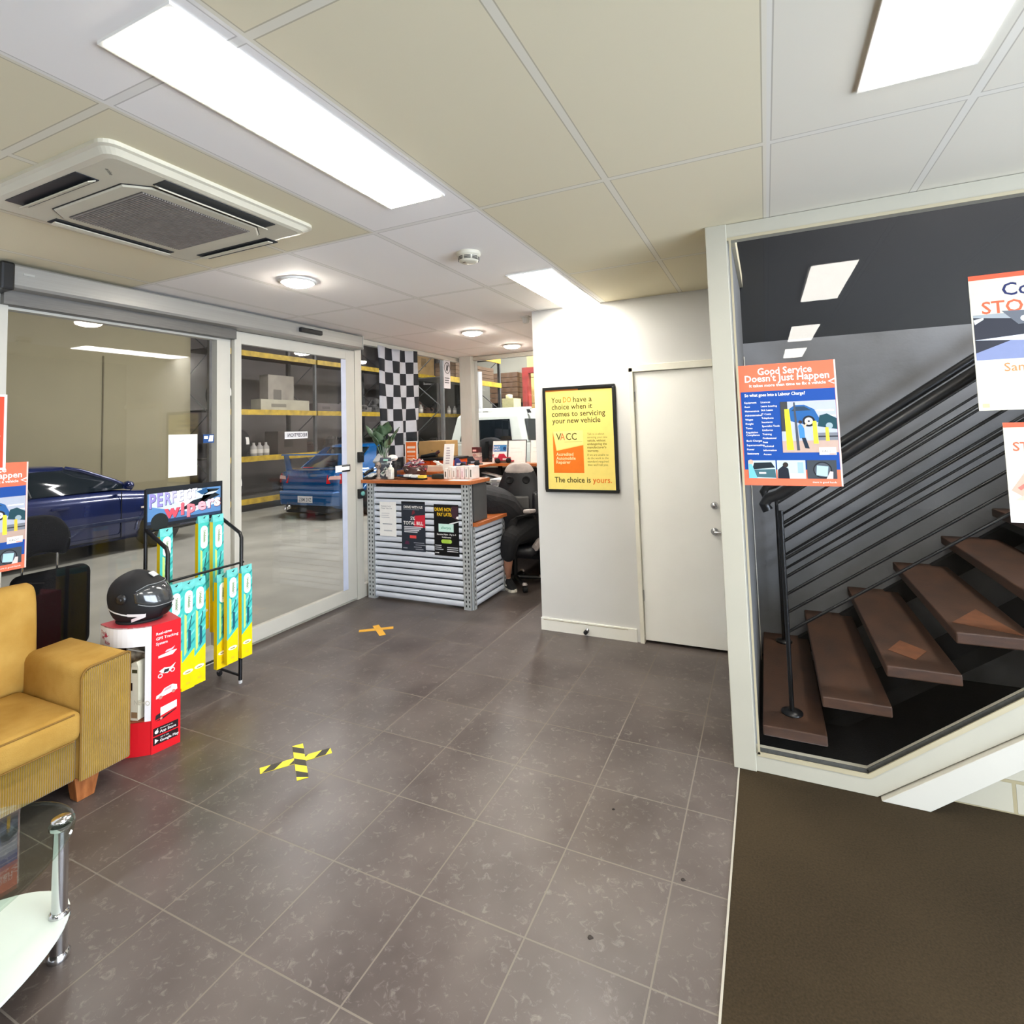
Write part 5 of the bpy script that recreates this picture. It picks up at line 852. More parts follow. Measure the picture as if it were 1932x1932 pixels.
# gaming chair
gc = thing('gaming_chair', 'black gaming chair with a worn grey headrest facing the counter', 'office chair', (-2.5, 5.4, 0), math.radians(10))
M_lea = mat('black_leatherette', (27, 28, 34), .38, var=.25, vs=7); M_worn = mat('worn_grey_cover', (186, 176, 172), .8, var=.12, vs=12)
def sec(w_, d_, z, y, rx=.35): return [(w_ * math.cos(2 * PI * i / 20) * (1 if abs(math.cos(2 * PI * i / 20)) < .8 else 1), y + d_ * math.sin(2 * PI * i / 20), z) for i in range(20)]
R_ = [(.19, .05, .52), (.25, .075, .62), (.265, .08, .75), (.24, .07, .88), (.235, .066, .96), (.2, .06, 1.05), (.165, .055, 1.14), (.14, .05, 1.2), (.1, .035, 1.245), (.03, .01, 1.255)]
br_ = MB().loft([sec(w_, d_, z, .06 + (z - .52) * .12) for w_, d_, z in [(q[0] * 1.12, q[1], q[2]) for q in R_]]).build('backrest', M_lea, gc, local=True, sub=1)
MB().loft([sec(w_ * 1.01, d_ * 1.06, z, .06 + (z - .52) * .12) for w_, d_, z in ((.19, .059, 1.125), (.17, .055, 1.17), (.14, .047, 1.22), (.108, .037, 1.247), (.034, .011, 1.26))]).build('worn_cover', M_worn, br_, local=True, sub=1)
for s in (-1, 1):
    MB().lathe([(.04, 0), (.044, .006), (.036, .012), (.028, .004), (0, .002)], (s * .095, .06 + .56 * .12 - .064, 1.07), (0, -1, .1), 18).build('belt_hole', M_gap, br_, local=True)
    MB().loft([sec(.05, .06, z, .02 + (z - .52) * .12) for z in (.55, .7, .86, .95)]).move(Matrix.Translation((s * .21, -.02, 0))).build('side_bolster', M_lea, gc, local=True, sub=1)
    ar = MB().tube([(s * .25, -.1, .44), (s * .25, -.1, .62), (s * .2, -.22, .77)], .018, 8).build('armrest_post', M_blackmetal, gc, local=True)
    MB().cbox((s * .2, -.26, .78), (.08, .26, .04), 0, Matrix.Rotation(-.12, 4, 'X')).build('armrest', M_worn, gc, local=True, bevel=.016, seg=3, smooth=True)
MB().loft([[(-.13, -.035, .68), (.13, -.035, .68), (.12, .0, .68), (-.12, .0, .68)], [(-.15, -.05, .78), (.15, -.05, .78), (.14, 0, .78), (-.14, 0, .78)], [(-.145, -.03, .9), (.145, -.03, .9), (.13, .02, .9), (-.13, .02, .9)]], 0, False).build('lumbar_panel', M_greymetal, gc, local=True, bevel=.02)
MB().box(-.26, -.36, .33, .26, .08, .43).build('seat', M_lea, gc, local=True, bevel=.045, seg=4, smooth=True)
for s in (-1, 1): MB().loft([sec(.03, .05, 0, 0)[:], ], 0) if 0 else MB().tube([(s * .26, -.33, .42), (s * .275, -.2, .46), (s * .26, -.05, .44)], .035, 10).build('seat_wing', M_worn, gc, local=True)
MB().tube([(0, -.18, .08), (0, -.18, .34)], .03, 12).build('gas_lift', M_blackmetal, gc, local=True)
for k in range(5):
    a = 2 * PI * k / 5 + .3; p = Vector((math.cos(a), math.sin(a), 0)); c0 = Vector((0, -.18, .09)); l_ = MB().tube([c0, c0 + p * .28 + Vector((0, 0, -.025))], .026, 8, 0, .018).build('base_leg', M_black, gc, local=True)
    MB().lathe([(.0, -.02), (.028, -.02), (.028, .02), (0, .02)], tuple(c0 + p * .29 + Vector((0, 0, -.06))), (-p.y, p.x, 0), 14).build('castor', M_rubber, l_, local=True)
    MB().lathe([(.028, 0), (.02, .02), (0, .024)], tuple(c0 + p * .28 + Vector((0, 0, -.018))), n=12).build('leg_cap', M_worn, l_, local=True)
pb = thing('paper_carton', 'black copy paper carton on the floor under the gaming chair', 'carton', (-2.18, 5.7, 0))
MB().box(-2.36, 5.62, 0, -1.98, 5.84, .3).build('carton_body', mat('black_carton', (20, 22, 28), .5), pb, bevel=.004); MB().text('Reflex', (-2.33, 5.6185, .13), XU, ZU, .07).build('lettering', ink((70, 76, 90)), pb, fix=False)

# ------------------------------------------------------------------ person bent over the desk
pr_ = thing('person', 'person in black clothes and black sneakers bent over behind the counter', 'person', (-2.6, 5.2, 0))
def skin(name, pts, edges, mt, par, sub=2):
    """one continuous surface grown round a skeleton of joints with a radius each"""
    me = bpy.data.meshes.new(name); base = WM[pr_.name].inverted(); me.from_pydata([tuple(base @ Vector(p[:3])) for p in pts], edges, []); me.materials.append(mt)
    o = bpy.data.objects.new(name, me); COL.objects.link(o); o.parent = par; WM[o.name] = WM[pr_.name].copy(); o.modifiers.new('skin', 'SKIN')
    if not me.skin_vertices: 
        bpy.context.view_layer.objects.active = o
    for i, p in enumerate(pts):
        r = p[3]; r = r if isinstance(r, tuple) else (r, r); me.skin_vertices[0].data[i].radius = r
    me.skin_vertices[0].data[0].use_root = True
    s = o.modifiers.new('smooth', 'SUBSURF'); s.levels = s.render_levels = sub
    return o
M_skin = mat('skin', (196, 140, 112), .55, var=.08, vs=12); M_cloth = mat('black_cotton', (22, 22, 26), .9, var=.25, vs=20, bump=.15, bs=120)
PEL, CH, NK, HD = (-2.44, 5.28, .58), (-2.66, 5.12, .90), (-2.86, 5.0, .98), (-2.98, 4.95, .985)
J = [PEL + (.13,), (-2.53, 5.2, .77, .135), CH + (.135,), NK + (.06,), HD + (.095,), (-3.03, 4.9, .95, .07),
     (-2.72, 5.25, .93, .055), (-2.8, 5.3, .78, .048), (-2.98, 5.1, .81, .034), (-3.05, 5.03, .8, .034), (-2.74, 4.92, .92, .055), (-2.78, 4.82, .84, .046), (-2.98, 4.86, .81, .034), (-3.06, 4.88, .8, .034),
     (-2.36, 5.24, .57, .09), (-2.38, 4.93, .54, .07), (-2.43, 5.0, .32, .05), (-2.5, 5.1, .1, .036), (-2.455, 5.06, .06, .033),
     (-2.55, 5.24, .57, .09), (-2.7, 4.95, .54, .07), (-2.71, 5.0, .3, .05), (-2.72, 5.1, .1, .036), (-2.74, 5.05, .06, .033)]
Ed = [(0, 1), (1, 2), (2, 3), (3, 4), (4, 5), (2, 6), (6, 7), (7, 8), (8, 9), (2, 10), (10, 11), (11, 12), (12, 13), (0, 14), (14, 15), (15, 16), (16, 17), (17, 18), (0, 19), (19, 20), (20, 21), (21, 22), (22, 23)]
body = skin('body', J, Ed, M_skin, pr_)
for (hx, hy, hz, s) in ((-3.09, 5.0, .8, 1), (-3.1, 4.89, .8, -1)):
    for k in range(4): skin('finger', [(hx + .03, hy - .024 + .016 * k, hz, .011), (hx - .02, hy - .026 + .017 * k, hz + .004, .009), (hx - .05 - .006 * (k in (1, 2)), hy - .026 + .017 * k, hz - .006, .008), (hx - .07 - .008 * (k in (1, 2)), hy - .025 + .017 * k, hz - .018, .0065)], [(0, 1), (1, 2), (2, 3)], M_skin, body, 1)
    skin('thumb', [(hx + .03, hy + s * .02, hz, .012), (hx + .0, hy + s * .05, hz, .01), (hx - .025, hy + s * .055, hz - .008, .008)], [(0, 1), (1, 2)], M_skin, body, 1)
g_ = lambda i, k=1.0, e=.034: J[i][:3] + (J[i][3] * k + e,)
skin('shirt', [g_(0, 1.04, .045), g_(1, 1, .045), g_(2, 1, .04), NK + (.085,), g_(6, 1, .07), g_(7, 1, .035), g_(8, 1, .012), g_(10, 1, .05), g_(11, 1, .035), g_(12, 1, .012)], [(0, 1), (1, 2), (2, 3), (2, 4), (4, 5), (5, 6), (2, 7), (7, 8), (8, 9)], M_cloth, body)
skin('trousers', [g_(0, 1.05, .05), g_(14, 1, .05), g_(15, 1, .035), (-2.44, 5.01, .3, .075), g_(19, 1, .05), g_(20, 1, .035), (-2.71, 5.01, .28, .075)], [(0, 1), (1, 2), (2, 3), (0, 4), (4, 5), (5, 6)], mat('black_trousers', (18, 18, 21), .9, var=.2, vs=18), body)
hh_ = MB().ell((HD[0] + .01, HD[1], HD[2] + .03), .105, .1, .09, 20, 12).build('hair', mat('dark_brown_hair', (38, 27, 21), .7, var=.4, vs=60, stretch=(1, 6, 1)), body)
MB().ell((-3.075, 4.885, .94), .018, .016, .022, 10, 8).build('nose', M_skin, body)
for s in (-1, 1): MB().ell((-3.055 + .03 * s * .5, 4.905 - .03 * s, .975), .011, .011, .011, 10, 8).build('eye', mat('eye_white', (226, 222, 216), .2), body); MB().ell((-2.985 + s * .05, 4.95 - s * .085, .975), .022, .014, .032, 10, 8).build('ear', M_skin, body)
MB().ell((-3.085, 4.9, .905), .012, .026, .008, 12, 6).build('mouth', mat('lip', (160, 90, 80), .5), body)
M_can = mat('black_canvas', (22, 22, 23), .85, var=.2, vs=40); M_sole = mat('white_rubber_sole', (226, 220, 206), .6, var=.06)
def shoe(x, y, a):
    M_ = Matrix.Translation((x, y, 0)) @ Matrix.Rotation(a, 4, 'Z')
    def ring(k, z): return [(k * v[0], k * v[1], z) for v in [(.14, 0), (.13, .03), (.09, .046), (.0, .044), (-.08, .038), (-.115, .024), (-.122, 0), (-.115, -.024), (-.08, -.038), (0, -.044), (.09, -.046), (.13, -.03)]]
    so2 = MB().loft([ring(1, .001), ring(1.03, .012), ring(1.0, .03)], 0, False).move(M_); up = MB().loft([ring(.97, .03), [(v[0] * .95, v[1] * .95, .05 if v[0] > .05 else .07) for v in ring(1, 0)], [(-.03 + v[0] * .62, v[1] * .8, .075 if v[0] > .05 else .1) for v in ring(1, 0)], [(-.055 + v[0] * .42, v[1] * .72, .105) for v in ring(1, 0)]]).move(M_)
    u_ = up.build('shoe', M_can, body); so2.build('sole', M_sole, u_); MB().loft([[(q[0], q[1], q[2] + .002) for q in ring(1.005, .03)[:2]] , [(q[0] - .03, q[1], .045) for q in ring(1, .03)[:2]]], 0, True, False, False).move(M_).build('toe_cap', M_sole, u_, fix=False)
    for k in range(4): MB().tube([(.03 - .022 * k, -.028, .074 + .008 * k), (.03 - .022 * k, 0, .086 + .008 * k), (.03 - .022 * k, .028, .074 + .008 * k)], .004, 6).move(M_).build('lace', M_sole, u_)
    MB().cbox((.02, -.047, .055), (.03, .003, .018), 0, Matrix.Rotation(.1, 4, 'Z')).move(M_).build('logo_patch', M_sole, u_)
shoe(-2.46, 5.063, -.75); shoe(-2.74, 5.05, -2.0)

# ------------------------------------------------------------------ vehicles beyond the glass
M_tyre = mat('tyre_rubber', (26, 26, 28), .85, var=.3, vs=20, bump=.3, bs=60); M_alloy = mat('alloy_wheel', (176, 178, 182), .3, .8, var=.1); M_auto = mat('dark_tinted_glass', (22, 30, 36), .08, spec=.7)
def wheel(par, x, y, r, s, w=.2):
    o = MB().lathe([(r * .62, -w / 2), (r * .92, -w / 2), (r, -w * .38), (r, w * .38), (r * .92, w / 2), (r * .62, w / 2)], (x, y, r), YU, 30).build('wheel', M_tyre, par, local=True)
    rim = MB().lathe([(r * .64, s * w * .3), (r * .66, s * w * .48), (r * .58, s * w * .4), (r * .56, s * w * .15), (0, s * w * .12)], (x, y, r), YU, 30)
    for k in range(5):
        a = 2 * PI * k / 5; p = Vector((x, y + s * w * .36, r)); q = p + Vector((math.cos(a), 0, math.sin(a))) * r * .6; rim.tube([p, q], .035, 6)
    rim.build('rim', M_alloy, o, local=True); return o
def sedan(name, label, loc, paint, plate, wing, H=1.33):
    t = thing(name, label, 'car', loc, PI / 2)
    S_ = [(-2.2, .66, .36, .84), (-2.16, .76, .27, .93), (-2.02, .82, .2, .965), (-1.5, .855, .19, .965), (-.5, .86, .19, .94), (.7, .86, .19, .92), (1.4, .845, .19, .85), (1.95, .79, .2, .74), (2.12, .72, .24, .68), (2.2, .6, .34, .6)]
    R_ = []
    for x, hw, zb, zt in S_:
        h_ = [(hw * .9, zb), (hw * .985, zb + (zt - zb) * .18), (hw, zb + (zt - zb) * .5), (hw * .985, zb + (zt - zb) * .8), (hw * .93, zt - .02), (hw * .8, zt)]
        R_.append([(x, -y, z) for y, z in h_] + [(x, y, z) for y, z in h_[::-1]])
    MB().loft(R_, 0, True).build('body_shell', paint, t, local=True)
    def ring(x0, x1, hw, z): return [(x1, -hw * .72, z), (x1 - .06, -hw * .94, z), ((x0 + x1) / 2, -hw, z), (x0 + .06, -hw * .94, z), (x0, -hw * .72, z), (x0, hw * .72, z), (x0 + .06, hw * .94, z), ((x0 + x1) / 2, hw, z), (x1 - .06, hw * .94, z), (x1, hw * .72, z)]
    MB().loft([ring(-1.72, .98, .8, .93), ring(-1.45, .72, .755, 1.06), ring(-1.12, .36, .66, 1.22), ring(-.98, .18, .6, H - .055)], 0, True).build('cabin_glass', M_auto, t, local=True)
    MB().loft([ring(-1.04, .24, .625, H - .075), ring(-1.0, .2, .6, H - .03), ring(-.85, .05, .5, H - .003), ring(-.7, -.1, .4, H)], 0, True).build('roof', paint, t, local=True)
    for s in (-1, 1):
        MB().tube([(.98, s * .69, .92), (.72, s * .69, 1.06), (.34, s * .62, 1.23), (.16, s * .57, H - .05)], .032, 8).build('windscreen_pillar', paint, t, local=True)
        MB().prism([(-1.72, s * .72, .93), (-1.2, s * .785, .93), (-1.02, s * .69, 1.18), (-.92, s * .62, H - .06), (-1.08, s * .6, H - .07)], (0, s * .035, 0)).build('rear_pillar', paint, t, local=True)
        MB().tube([(-.32, s * .8, .93), (-.36, s * .735, 1.1), (-.4, s * .615, H - .05)], .022, 6).build('door_pillar', M_black, t, local=True)
        MB().ell((.78, s * .95, .99), .07, .1, .065, 14, 8).build('wing_mirror', paint, t, local=True)
        MB().box(-1.0, s * .858, .45, 1.0, s * .87, .5).build('side_moulding', mat('dark_blue_moulding', (20, 32, 66), .4), t, local=True, bevel=.005)
        MB().box(-.12, s * .862, .74, .08, s * .885, .77).build('door_handle', paint, t, local=True, bevel=.006)
        d_ = MB().box(.74, s * .853, .24, .75, s * .863, .9).box(-.4, s * .853, .24, -.39, s * .863, .92).box(-.4, s * .853, .235, .75, s * .863, .245); d_.build('door_gap', M_black, t, local=True)
        MB().box(1.02, s * .856, .62, 1.1, s * .866, .645).build('side_repeater', mat('clear_lens', (226, 210, 196), .2), t, local=True)
        for x in (-1.3, 1.32):
            wheel(t, x, s * .77, .31, s); MB().lathe([(.0, -.006), (.37, -.006), (.37, .006), (0, .006)], (x, s * .855, .33), YU, 30).build('wheel_arch', M_black, t, local=True) if 0 else MB().tube([(x + .36 * math.cos(a_), s * .845, .31 + .36 * math.sin(a_)) for a_ in [PI * k_ / 14 for k_ in range(15)]], .022, 8).build('wheel_arch', paint, t, local=True)
        tl = MB().loft([[(-2.13, s * .82, .7), (-2.225, s * .5, .7), (-2.2, s * .5, .86), (-2.1, s * .82, .88)], [(-2.0, s * .85, .72), (-2.19, s * .52, .72), (-2.17, s * .52, .84), (-2.0, s * .84, .87)]], 0, False).build('tail_light', mat('red_lens', (206, 24, 30), .12, coat=1), t, local=True)
        MB().prism([(-2.228, s * .55, .775), (-2.155, s * .8, .78), (-2.148, s * .79, .85), (-2.21, s * .58, .84)], (-.004, 0, 0)).build('clear_lens', mat('pink_lens', (240, 196, 190), .12, coat=1), tl, local=True)
        MB().prism([(2.1, s * .45, .55), (2.2, s * .42, .55), (2.05, s * .76, .58), (2.0, s * .76, .68), (2.12, s * .44, .67)], (.02, 0, 0)).build('headlight', mat('headlight_lens', (206, 210, 214), .1), t, local=True)
    bp_ = MB().loft([[(-2.16, -.78, .26), (-2.16, .78, .26), (-2.16, .8, .56), (-2.16, -.8, .56)], [(-2.27, -.66, .28), (-2.27, .66, .28), (-2.27, .7, .54), (-2.27, -.7, .54)]], 0, False).build('rear_bumper', paint, t, local=True, bevel=.03, seg=3)
    mb, ms_ = sheet_mb((-2.274, .19, .33), (0, -1, 0), ZU, .38, .135, (222, 222, 226), [('t', plate, .19, .03, .1, (60, 64, 76), 'CENTER', .004, .8), ('r', 0, 0, .38, .006, (120, 124, 130)), ('r', 0, .129, .38, .006, (120, 124, 130))], .004); mb.build('number_plate', ms_, t, local=True, fix=False)
    MB().box(-2.25, -.55, .13, -1.6, .55, .3).build('underbody', M_black, t, local=True, bevel=.03)
    MB().lathe([(.04, 0), (.045, .16), (.036, .16), (.034, .02)], (-2.2, .42, .24), (-1, 0, -.05), 16).build('exhaust_tip', M_chrome, t, local=True)
    MB().box(2.17, -.4, .5, 2.2, .4, .56).build('grille', M_black, t, local=True)
    if wing:
        w_ = MB().loft([[(-2.2, y, 1.24), (-2.18, y, 1.27), (-1.95, y, 1.26), (-1.95, y, 1.24)] for y in (-.72, .72)], 0, False).build('rear_wing', paint, t, local=True, bevel=.008)
        for s in (-1, 1): MB().prism([(-2.1, s * .66, .93), (-1.97, s * .66, .95), (-2.02, s * .7, 1.25), (-2.12, s * .7, 1.25)], (0, s * .03, 0)).build('wing_strut', paint, w_, local=True)
        MB().box(-2.2, -.12, 1.0, -2.17, .12, 1.015).build('brake_light', mat('red_lens', (206, 24, 30), .12), t, local=True); MB().box(-2.205, -.3, .955, -2.19, .3, .965).build('boot_edge', M_alu, t, local=True)
    return t
M_navy = mat('navy_car_paint', (16, 34, 88), .25, .25, var=.1, vs=3, coat=1); M_blue = mat('bright_blue_car_paint', (10, 86, 150), .25, .2, var=.08, vs=3, coat=1)
sedan('sedan', 'dark blue sedan parked side on by the beige workshop wall', (-9.45, 4.05, 0), M_navy, 'SKY 260', False)
sedan('sedan', 'bright blue sedan seen from behind with a tall rear wing in the workshop', (-8.15, 10.12, 0), M_blue, 'ZBM 2VZ', True, 1.43)
ow = thing('offroader', 'boxy white off-roader with a rear spare wheel beyond the rear office window', 'car', (-4.78, 11.3, 0), PI / 2)
M_wp = mat('white_car_paint', (226, 232, 224), .3, var=.03, vs=2, coat=.6)
MB().loft([[(x, -w_, z) for w_, z in P] + [(x, w_, z) for w_, z in P[::-1]] for x, P in ((-2.3, ((.78, .45), (.8, .7), (.8, 1.2), (.78, 1.38))), (.9, ((.78, .45), (.82, .7), (.82, 1.2), (.78, 1.38))), (1.0, ((.78, .45), (.82, .7), (.8, 1.1), (.72, 1.2))), (2.2, ((.74, .45), (.78, .7), (.76, 1.0), (.68, 1.12))))], 0, False).build('body_shell', M_wp, ow, local=True, bevel=.03)
MB().loft([[(-2.3, -.78, 1.37), (.9, -.78, 1.37), (.9, .78, 1.37), (-2.3, .78, 1.37)], [(-2.2, -.66, 1.9), (.45, -.66, 1.9), (.45, .66, 1.9), (-2.2, .66, 1.9)], [(-2.1, -.6, 1.96), (.35, -.6, 1.96), (.35, .6, 1.96), (-2.1, .6, 1.96)]], 0, False).build('cabin', M_wp, ow, local=True, bevel=.03)
MB().prism([(-2.292, -.55, 1.42), (-2.292, .55, 1.42), (-2.222, .48, 1.82), (-2.222, -.48, 1.82)], (-.012, 0, -.0)).build('rear_window', M_auto, ow, local=True)
for s in (-1, 1):
    for a, b in ((-2.05, -1.0), (-.9, -.1), (0, .55)): MB().prism([(a, s * .775, 1.42), (b, s * .775, 1.42), (b - .04 - .12 * (b > .5), s * .69, 1.82), (a + .04, s * .69, 1.82)], (0, s * .012, 0)).build('side_window', M_auto, ow, local=True)
    for x in (-1.4, 1.35): wheel(ow, x, s * .76, .38, s, .25)
    MB().box(-2.31, s * .7 - .06, .85, -2.3, s * .7 + .06, 1.15).build('tail_light', MATS['red_lens'], ow, local=True)
    for x in (-1.8, -.8, .1): MB().prism([(x, s * .66, 1.93), (x + .1, s * .66, 1.93), (x + .06, s * .62, 2.03), (x + .02, s * .62, 2.03)], (0, s * .05, 0)).build('rack_mount', M_black, ow, local=True)
    MB().tube([(.45, s * .72, 1.9), (.85, s * .8, 1.38)], .03, 6).build('windscreen_pillar', M_wp, ow, local=True)
for x in (-1.75, -.75, .15): MB().box(x - .04, -.72, 2.0, x + .04, .72, 2.05).build('roof_bar', M_wp, ow, local=True, bevel=.01)
sp_ = MB().lathe([(.2, 0), (.34, .0), (.37, .04), (.37, .16), (.34, .2), (.2, .2)], (-2.3, -.16, 1.12), (-1, 0, 0), 32).build('spare_wheel', M_tyre, ow, local=True)
rm = MB().lathe([(.22, .19), (.21, .2), (.17, .13), (.06, .14), (0, .16)], (-2.3, -.16, 1.12), (-1, 0, 0), 32)
for k in range(5): a = 2 * PI * k / 5; rm.tube([(-2.44, -.16, 1.12), (-2.47, -.16 + .2 * math.cos(a), 1.12 + .2 * math.sin(a))], .03, 6)
rm.build('rim', M_wp, sp_, local=True)
MB().box(-2.56, -.185, .85, -2.52, -.135, 1.42).box(-2.56, -.36, 1.05, -2.5, .04, 1.09).build('wheel_lock', M_black, ow, local=True)
MB().box(-2.42, -.8, .45, -2.3, .8, .62).build('rear_bumper', M_black, ow, local=True, bevel=.02)

# ------------------------------------------------------------------ pallet racks and what stands on them
M_up = mat('rack_upright', (96, 98, 100), .5, .3, var=.2, vs=6); M_deck = mat('rack_deck', (70, 66, 60), .8, var=.2)
def rack(label, x, ys, levels, depth, top):
    """x is the face towards the office; the rack runs along y and reaches back by depth"""
    t = thing('pallet_rack', label, 'rack', (x - depth / 2, (ys[0] + ys[-1]) / 2, 0), 0, 'pallet racks')
    for y in ys:
        f = MB().box(x - .07, y - .03, 0, x, y + .03, top).box(x - depth, y - .045, 0, x - depth + .08, y + .045, top)
        z = .2; k = 0
        while z < top - .7:
            a, b = (x - .05, x - depth + .05) if k % 2 else (x - depth + .05, x - .05); f.tube([(a, y, z), (b, y, z + .65)], .011, 6); z += .65; k += 1
        f.build('upright_frame', M_up, t)
    for z in levels:
        for a, b in zip(ys, ys[1:]):
            MB().box(x, a + .03, z - .06, x + .045, b - .03, z + .06).box(x - .005, a + .03, z + .02, x, b - .03, z + .06).build('beam', M_yellow, t)
            MB().box(x - depth, a + .05, z + .03, x - .01, b - .05, z + .055).build('deck', M_deck, t)
LV = (.22, 1.15, 2.19, 3.5)
rack('long yellow beamed pallet rack along the rear workshop wall', -10.4, (7.5, 10.4, 13.3, 16.2, 19.1, 22.0), LV, 1.0, 4.4)
rack('yellow beamed rack of timber behind the white off-roader', -6.3, (10.0, 12.8), (1.1, 2.78, 3.42), .9, 4.2)
def tyre(label, x, y, z, r=.3):
    t = thing('tyre', label, 'tyre', (x, y, z), 0, 'tyres on the rack')
    MB().lathe([(.6 * r, -.09), (.92 * r, -.1), (r, -.07), (r, .07), (.92 * r, .1), (.6 * r, .09), (.6 * r, -.09)], (0, 0, r), YU, 30).build('tread', M_tyre, t, local=True)
    MB().loft([[(r * 1.004 * math.cos(a), y_, r + r * 1.004 * math.sin(a)) for a in [-.1 + .55 * k / 6 for k in range(7)]] for y_ in (-.03, .05)], 0, True, False, False).build('sticker', mat('tyre_sticker', (226, 222, 216), .6), t, local=True, fix=False)
tyre('tyre with a white sticker first on the middle shelf of the long rack', -10.75, 8.12, 1.205); tyre('tyre with a white sticker second on the middle shelf of the long rack', -10.75, 8.42, 1.205)
tyre('tyre without its neighbour on the shelf above the stickered pair', -10.75, 7.95, 2.245, .33); tyre('tyre low on the bottom shelf of the long rack', -10.75, 8.2, .275, .34)
def carton(label, x0, y0, z0, x1, y1, z1, c=(186, 146, 92), cat='carton', name='carton', group=None):
    o = MB().box(x0, y0, z0, x1, y1, z1).build(name, mat('card_%d_%d_%d' % c, c, .8, var=.12, vs=4), None, bevel=.006)
    MB().box(x1, y0 + (y1 - y0) * .2, z0 + (z1 - z0) * .3, x1 + .002, y0 + (y1 - y0) * .5, z0 + (z1 - z0) * .6).build('label', ink(tuple(int(v * .7) for v in c)), o)
    return tag(o, label, cat, group)
carton('long pale carton lying on the upper middle shelf of the long rack', -10.75, 8.75, 2.245, -10.42, 10.2, 2.5, (176, 170, 150))
carton('large pale board carton standing behind the long carton on the rack', -11.3, 9.45, 2.245, -11.0, 10.25, 3.16, (170, 162, 150))
carton('grey carton right of the long pale carton', -10.9, 10.5, 2.245, -10.45, 11.4, 2.46, (96, 88, 88))
carton('brown carton high on the top shelf seen beside the chequered flag', -10.9, 15.0, 3.555, -10.45, 16.0, 4.5, (166, 136, 92))
carton('navy wrapped bundle high on the top shelf of the long rack', -10.9, 16.5, 3.555, -10.45, 18.9, 4.5, (24, 28, 52), 'bundle', 'bundle')
carton('dark wooden chest on the middle shelf behind the bright blue sedan', -10.95, 9.3, 1.205, -10.5, 10.2, 1.75, (70, 60, 54), 'chest', 'chest')
for i in range(26):                                          # engine parts, each its own shape
    lv = (1, 1, 2, 2, 2)[i % 5]; y = 8.75 + (i * .55 if lv == 2 else i * .5); y += .0
    if lv == 2 and y < 11.5: y += 3.2
    if lv == 1 and 9.2 < y < 10.25: y += 1.2
    if y > 21.5: y -= 10.1
    z = LV[lv] + .055; s = .13 + .1 * random.random(); h_ = .18 + .28 * random.random(); mb = MB(); c_ = random.choice([(52, 50, 52), (70, 66, 64), (104, 102, 100), (40, 40, 44), (128, 124, 120), (84, 62, 56)])
    mb.lathe([(s, 0), (s * 1.05, h_ * .3), (s * .6, h_ * .5), (s * .7, h_ * .8), (s * .3, h_)], (0, 0, 0), n=10 + i % 5, sm=False).cbox((.05, s * .6, h_ * .35), (s * 1.4, s * .8, h_ * .6)).tube([(0, -s, h_ * .2), (0, -s * 1.3, h_ * .6), (.06, -s * .8, h_ * .9)], .03, 6)
    o = mb.build('engine_part', mat('part_metal_%d_%d_%d' % c_, c_, .6, .2, var=.3, vs=12), None, local=True); o.location = (-10.72, y, z); o.rotation_euler = (0, 0, random.random() * 6); tag(o, 'dark engine part standing on the long rack shelf', 'engine part', 'engine parts on the long rack')
for i in range(8):
    y = (8.62, 8.78, 8.95, 14.6, 14.9, 15.2, 17.0, 17.4)[i]; z = (LV[1] if i < 3 else LV[2]) + .055 + (0 if i != 1 else 0)
    o = MB().lathe([(.07, 0), (.075, .02), (.075, .2), (.03, .25), (.03, .3), (0, .3)], (-10.5, y, z), n=14).build('oil_bottle', mat('oil_bottle_grey', (150, 146, 140), .5), None); MB().lathe([(.0765, .06), (.0765, .15)], (-10.5, y, z), n=14, cap=False).build('label', ink((206, 200, 190)), o); tag(o, 'pale plastic bottle standing on the long rack', 'bottle', 'bottles on the long rack')
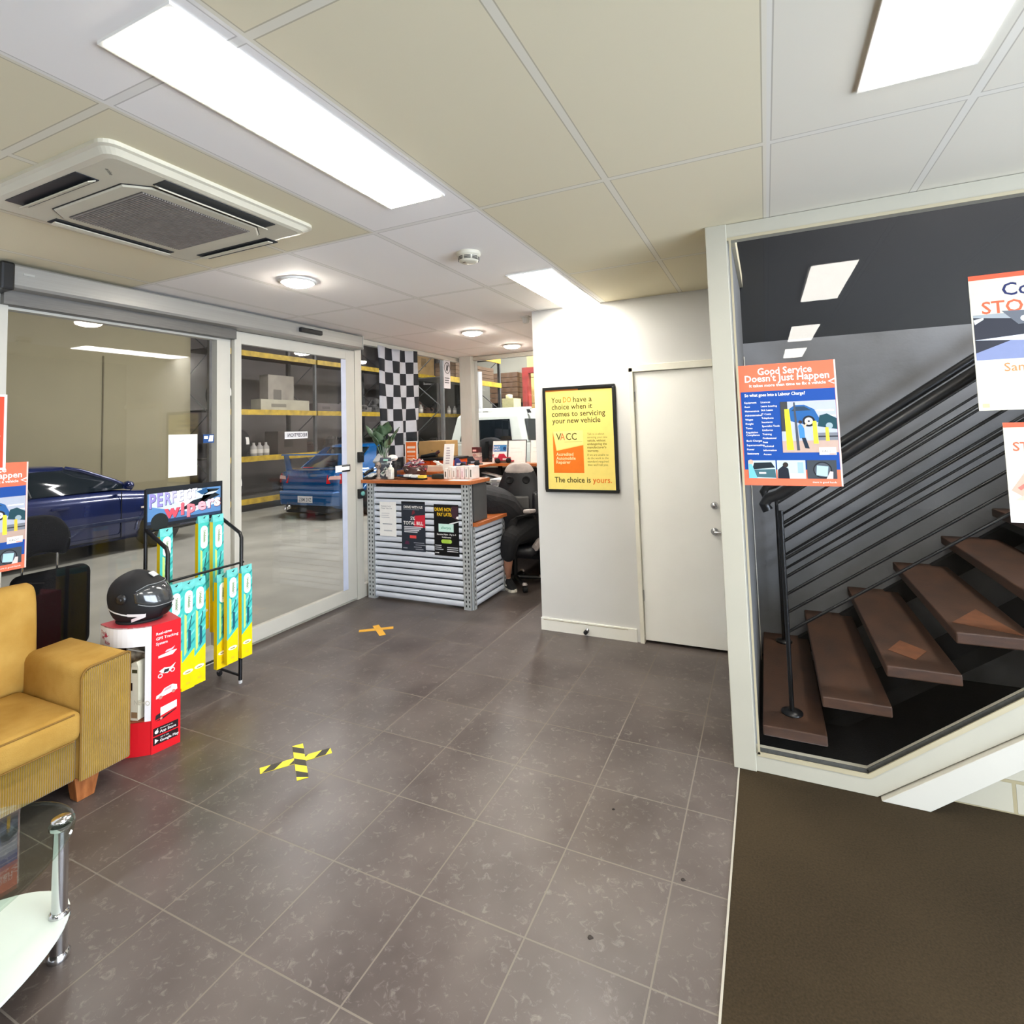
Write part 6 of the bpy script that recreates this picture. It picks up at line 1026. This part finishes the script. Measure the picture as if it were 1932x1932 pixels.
# timber and cartons behind the white off-roader
for k, z in enumerate((2.835, 2.93, 3.025, 3.12)):
    o = MB().box(-6.9, 10.6, z, -6.34, 12.5, z + .088).build('timber_pack', mat('aged_timber', (112, 84, 58), .75, var=.3, vs=6, stretch=(8, 1, 8)), None, bevel=.004); tag(o, ('lowest', 'second lowest', 'second highest', 'topmost')[k] + ' brown timber pack on the rack behind the white off-roader', 'timber', 'timber packs on the rack')
    MB().box(-6.9, 11.0, z + .02, -6.338, 11.03, z + .07).build('strap', M_up, o)
for k in range(6):
    o = MB().box(-7.5, 14.5, 2.42 + .15 * k, -6.58, 15.1, 2.56 + .15 * k).build('beam_offcut', mat('brown_beam', (98, 72, 50), .7, var=.3, vs=5, stretch=(1, 6, 6)), None, bevel=.004); tag(o, 'brown timber beam in the tall stack left of the red post', 'timber', 'stacked timber beams')
tr = thing('timber_stand', 'dark steel stand that carries the brown timber beams', 'stand', (-7.04, 14.8, 0))
for x in (-7.4, -6.7): MB().box(x - .03, 14.5, 0, x + .03, 15.1, 2.42).build('leg', M_dark, tr)
rp = MB().box(-6.42, 14.5, 0, -6.22, 14.7, 3.25).box(-6.42, 14.5, 3.25, -5.8, 14.7, 3.42).build('red_post', mat('faded_red_paint', (150, 48, 44), .6, var=.25, vs=6), None); tag(rp, 'faded red steel post with an arm behind the white off-roader', 'post')
for k in range(5):
    carton('tan carton in the tall stack behind the red post, %s' % ('lowest', 'second from the floor', 'middle', 'fourth from the floor', 'topmost')[k], -6.55, 15.2, .8 * k, -5.8, 15.9, .8 * k + .78, (206, 176, 112), group='tan carton stack')
wt = MB().tube([(-6.08, 11.2, 0), (-6.06, 11.2, 3.0)], .06, 12).build('white_tube', mat('white_pipe', (222, 224, 228), .45), None); tag(wt, 'tall white tube standing left of the white off-roader', 'tube')
fl_ = thing('machine', 'cream drill press behind the roof of the white off-roader', 'machine', (-6.6, 14.1, 0))
MB().box(-6.75, 13.95, 0, -6.45, 14.25, .12).tube([(-6.6, 14.1, .1), (-6.6, 14.1, 2.3)], .05, 10).build('column', M_up, fl_); MB().box(-6.78, 13.85, 2.16, -6.42, 14.35, 2.5).lathe([(.1, 0), (.1, .1), (.04, .12)], (-6.6, 13.95, 2.5), n=14).build('head', mat('cream_machine_paint', (206, 200, 150), .5, var=.1), fl_)
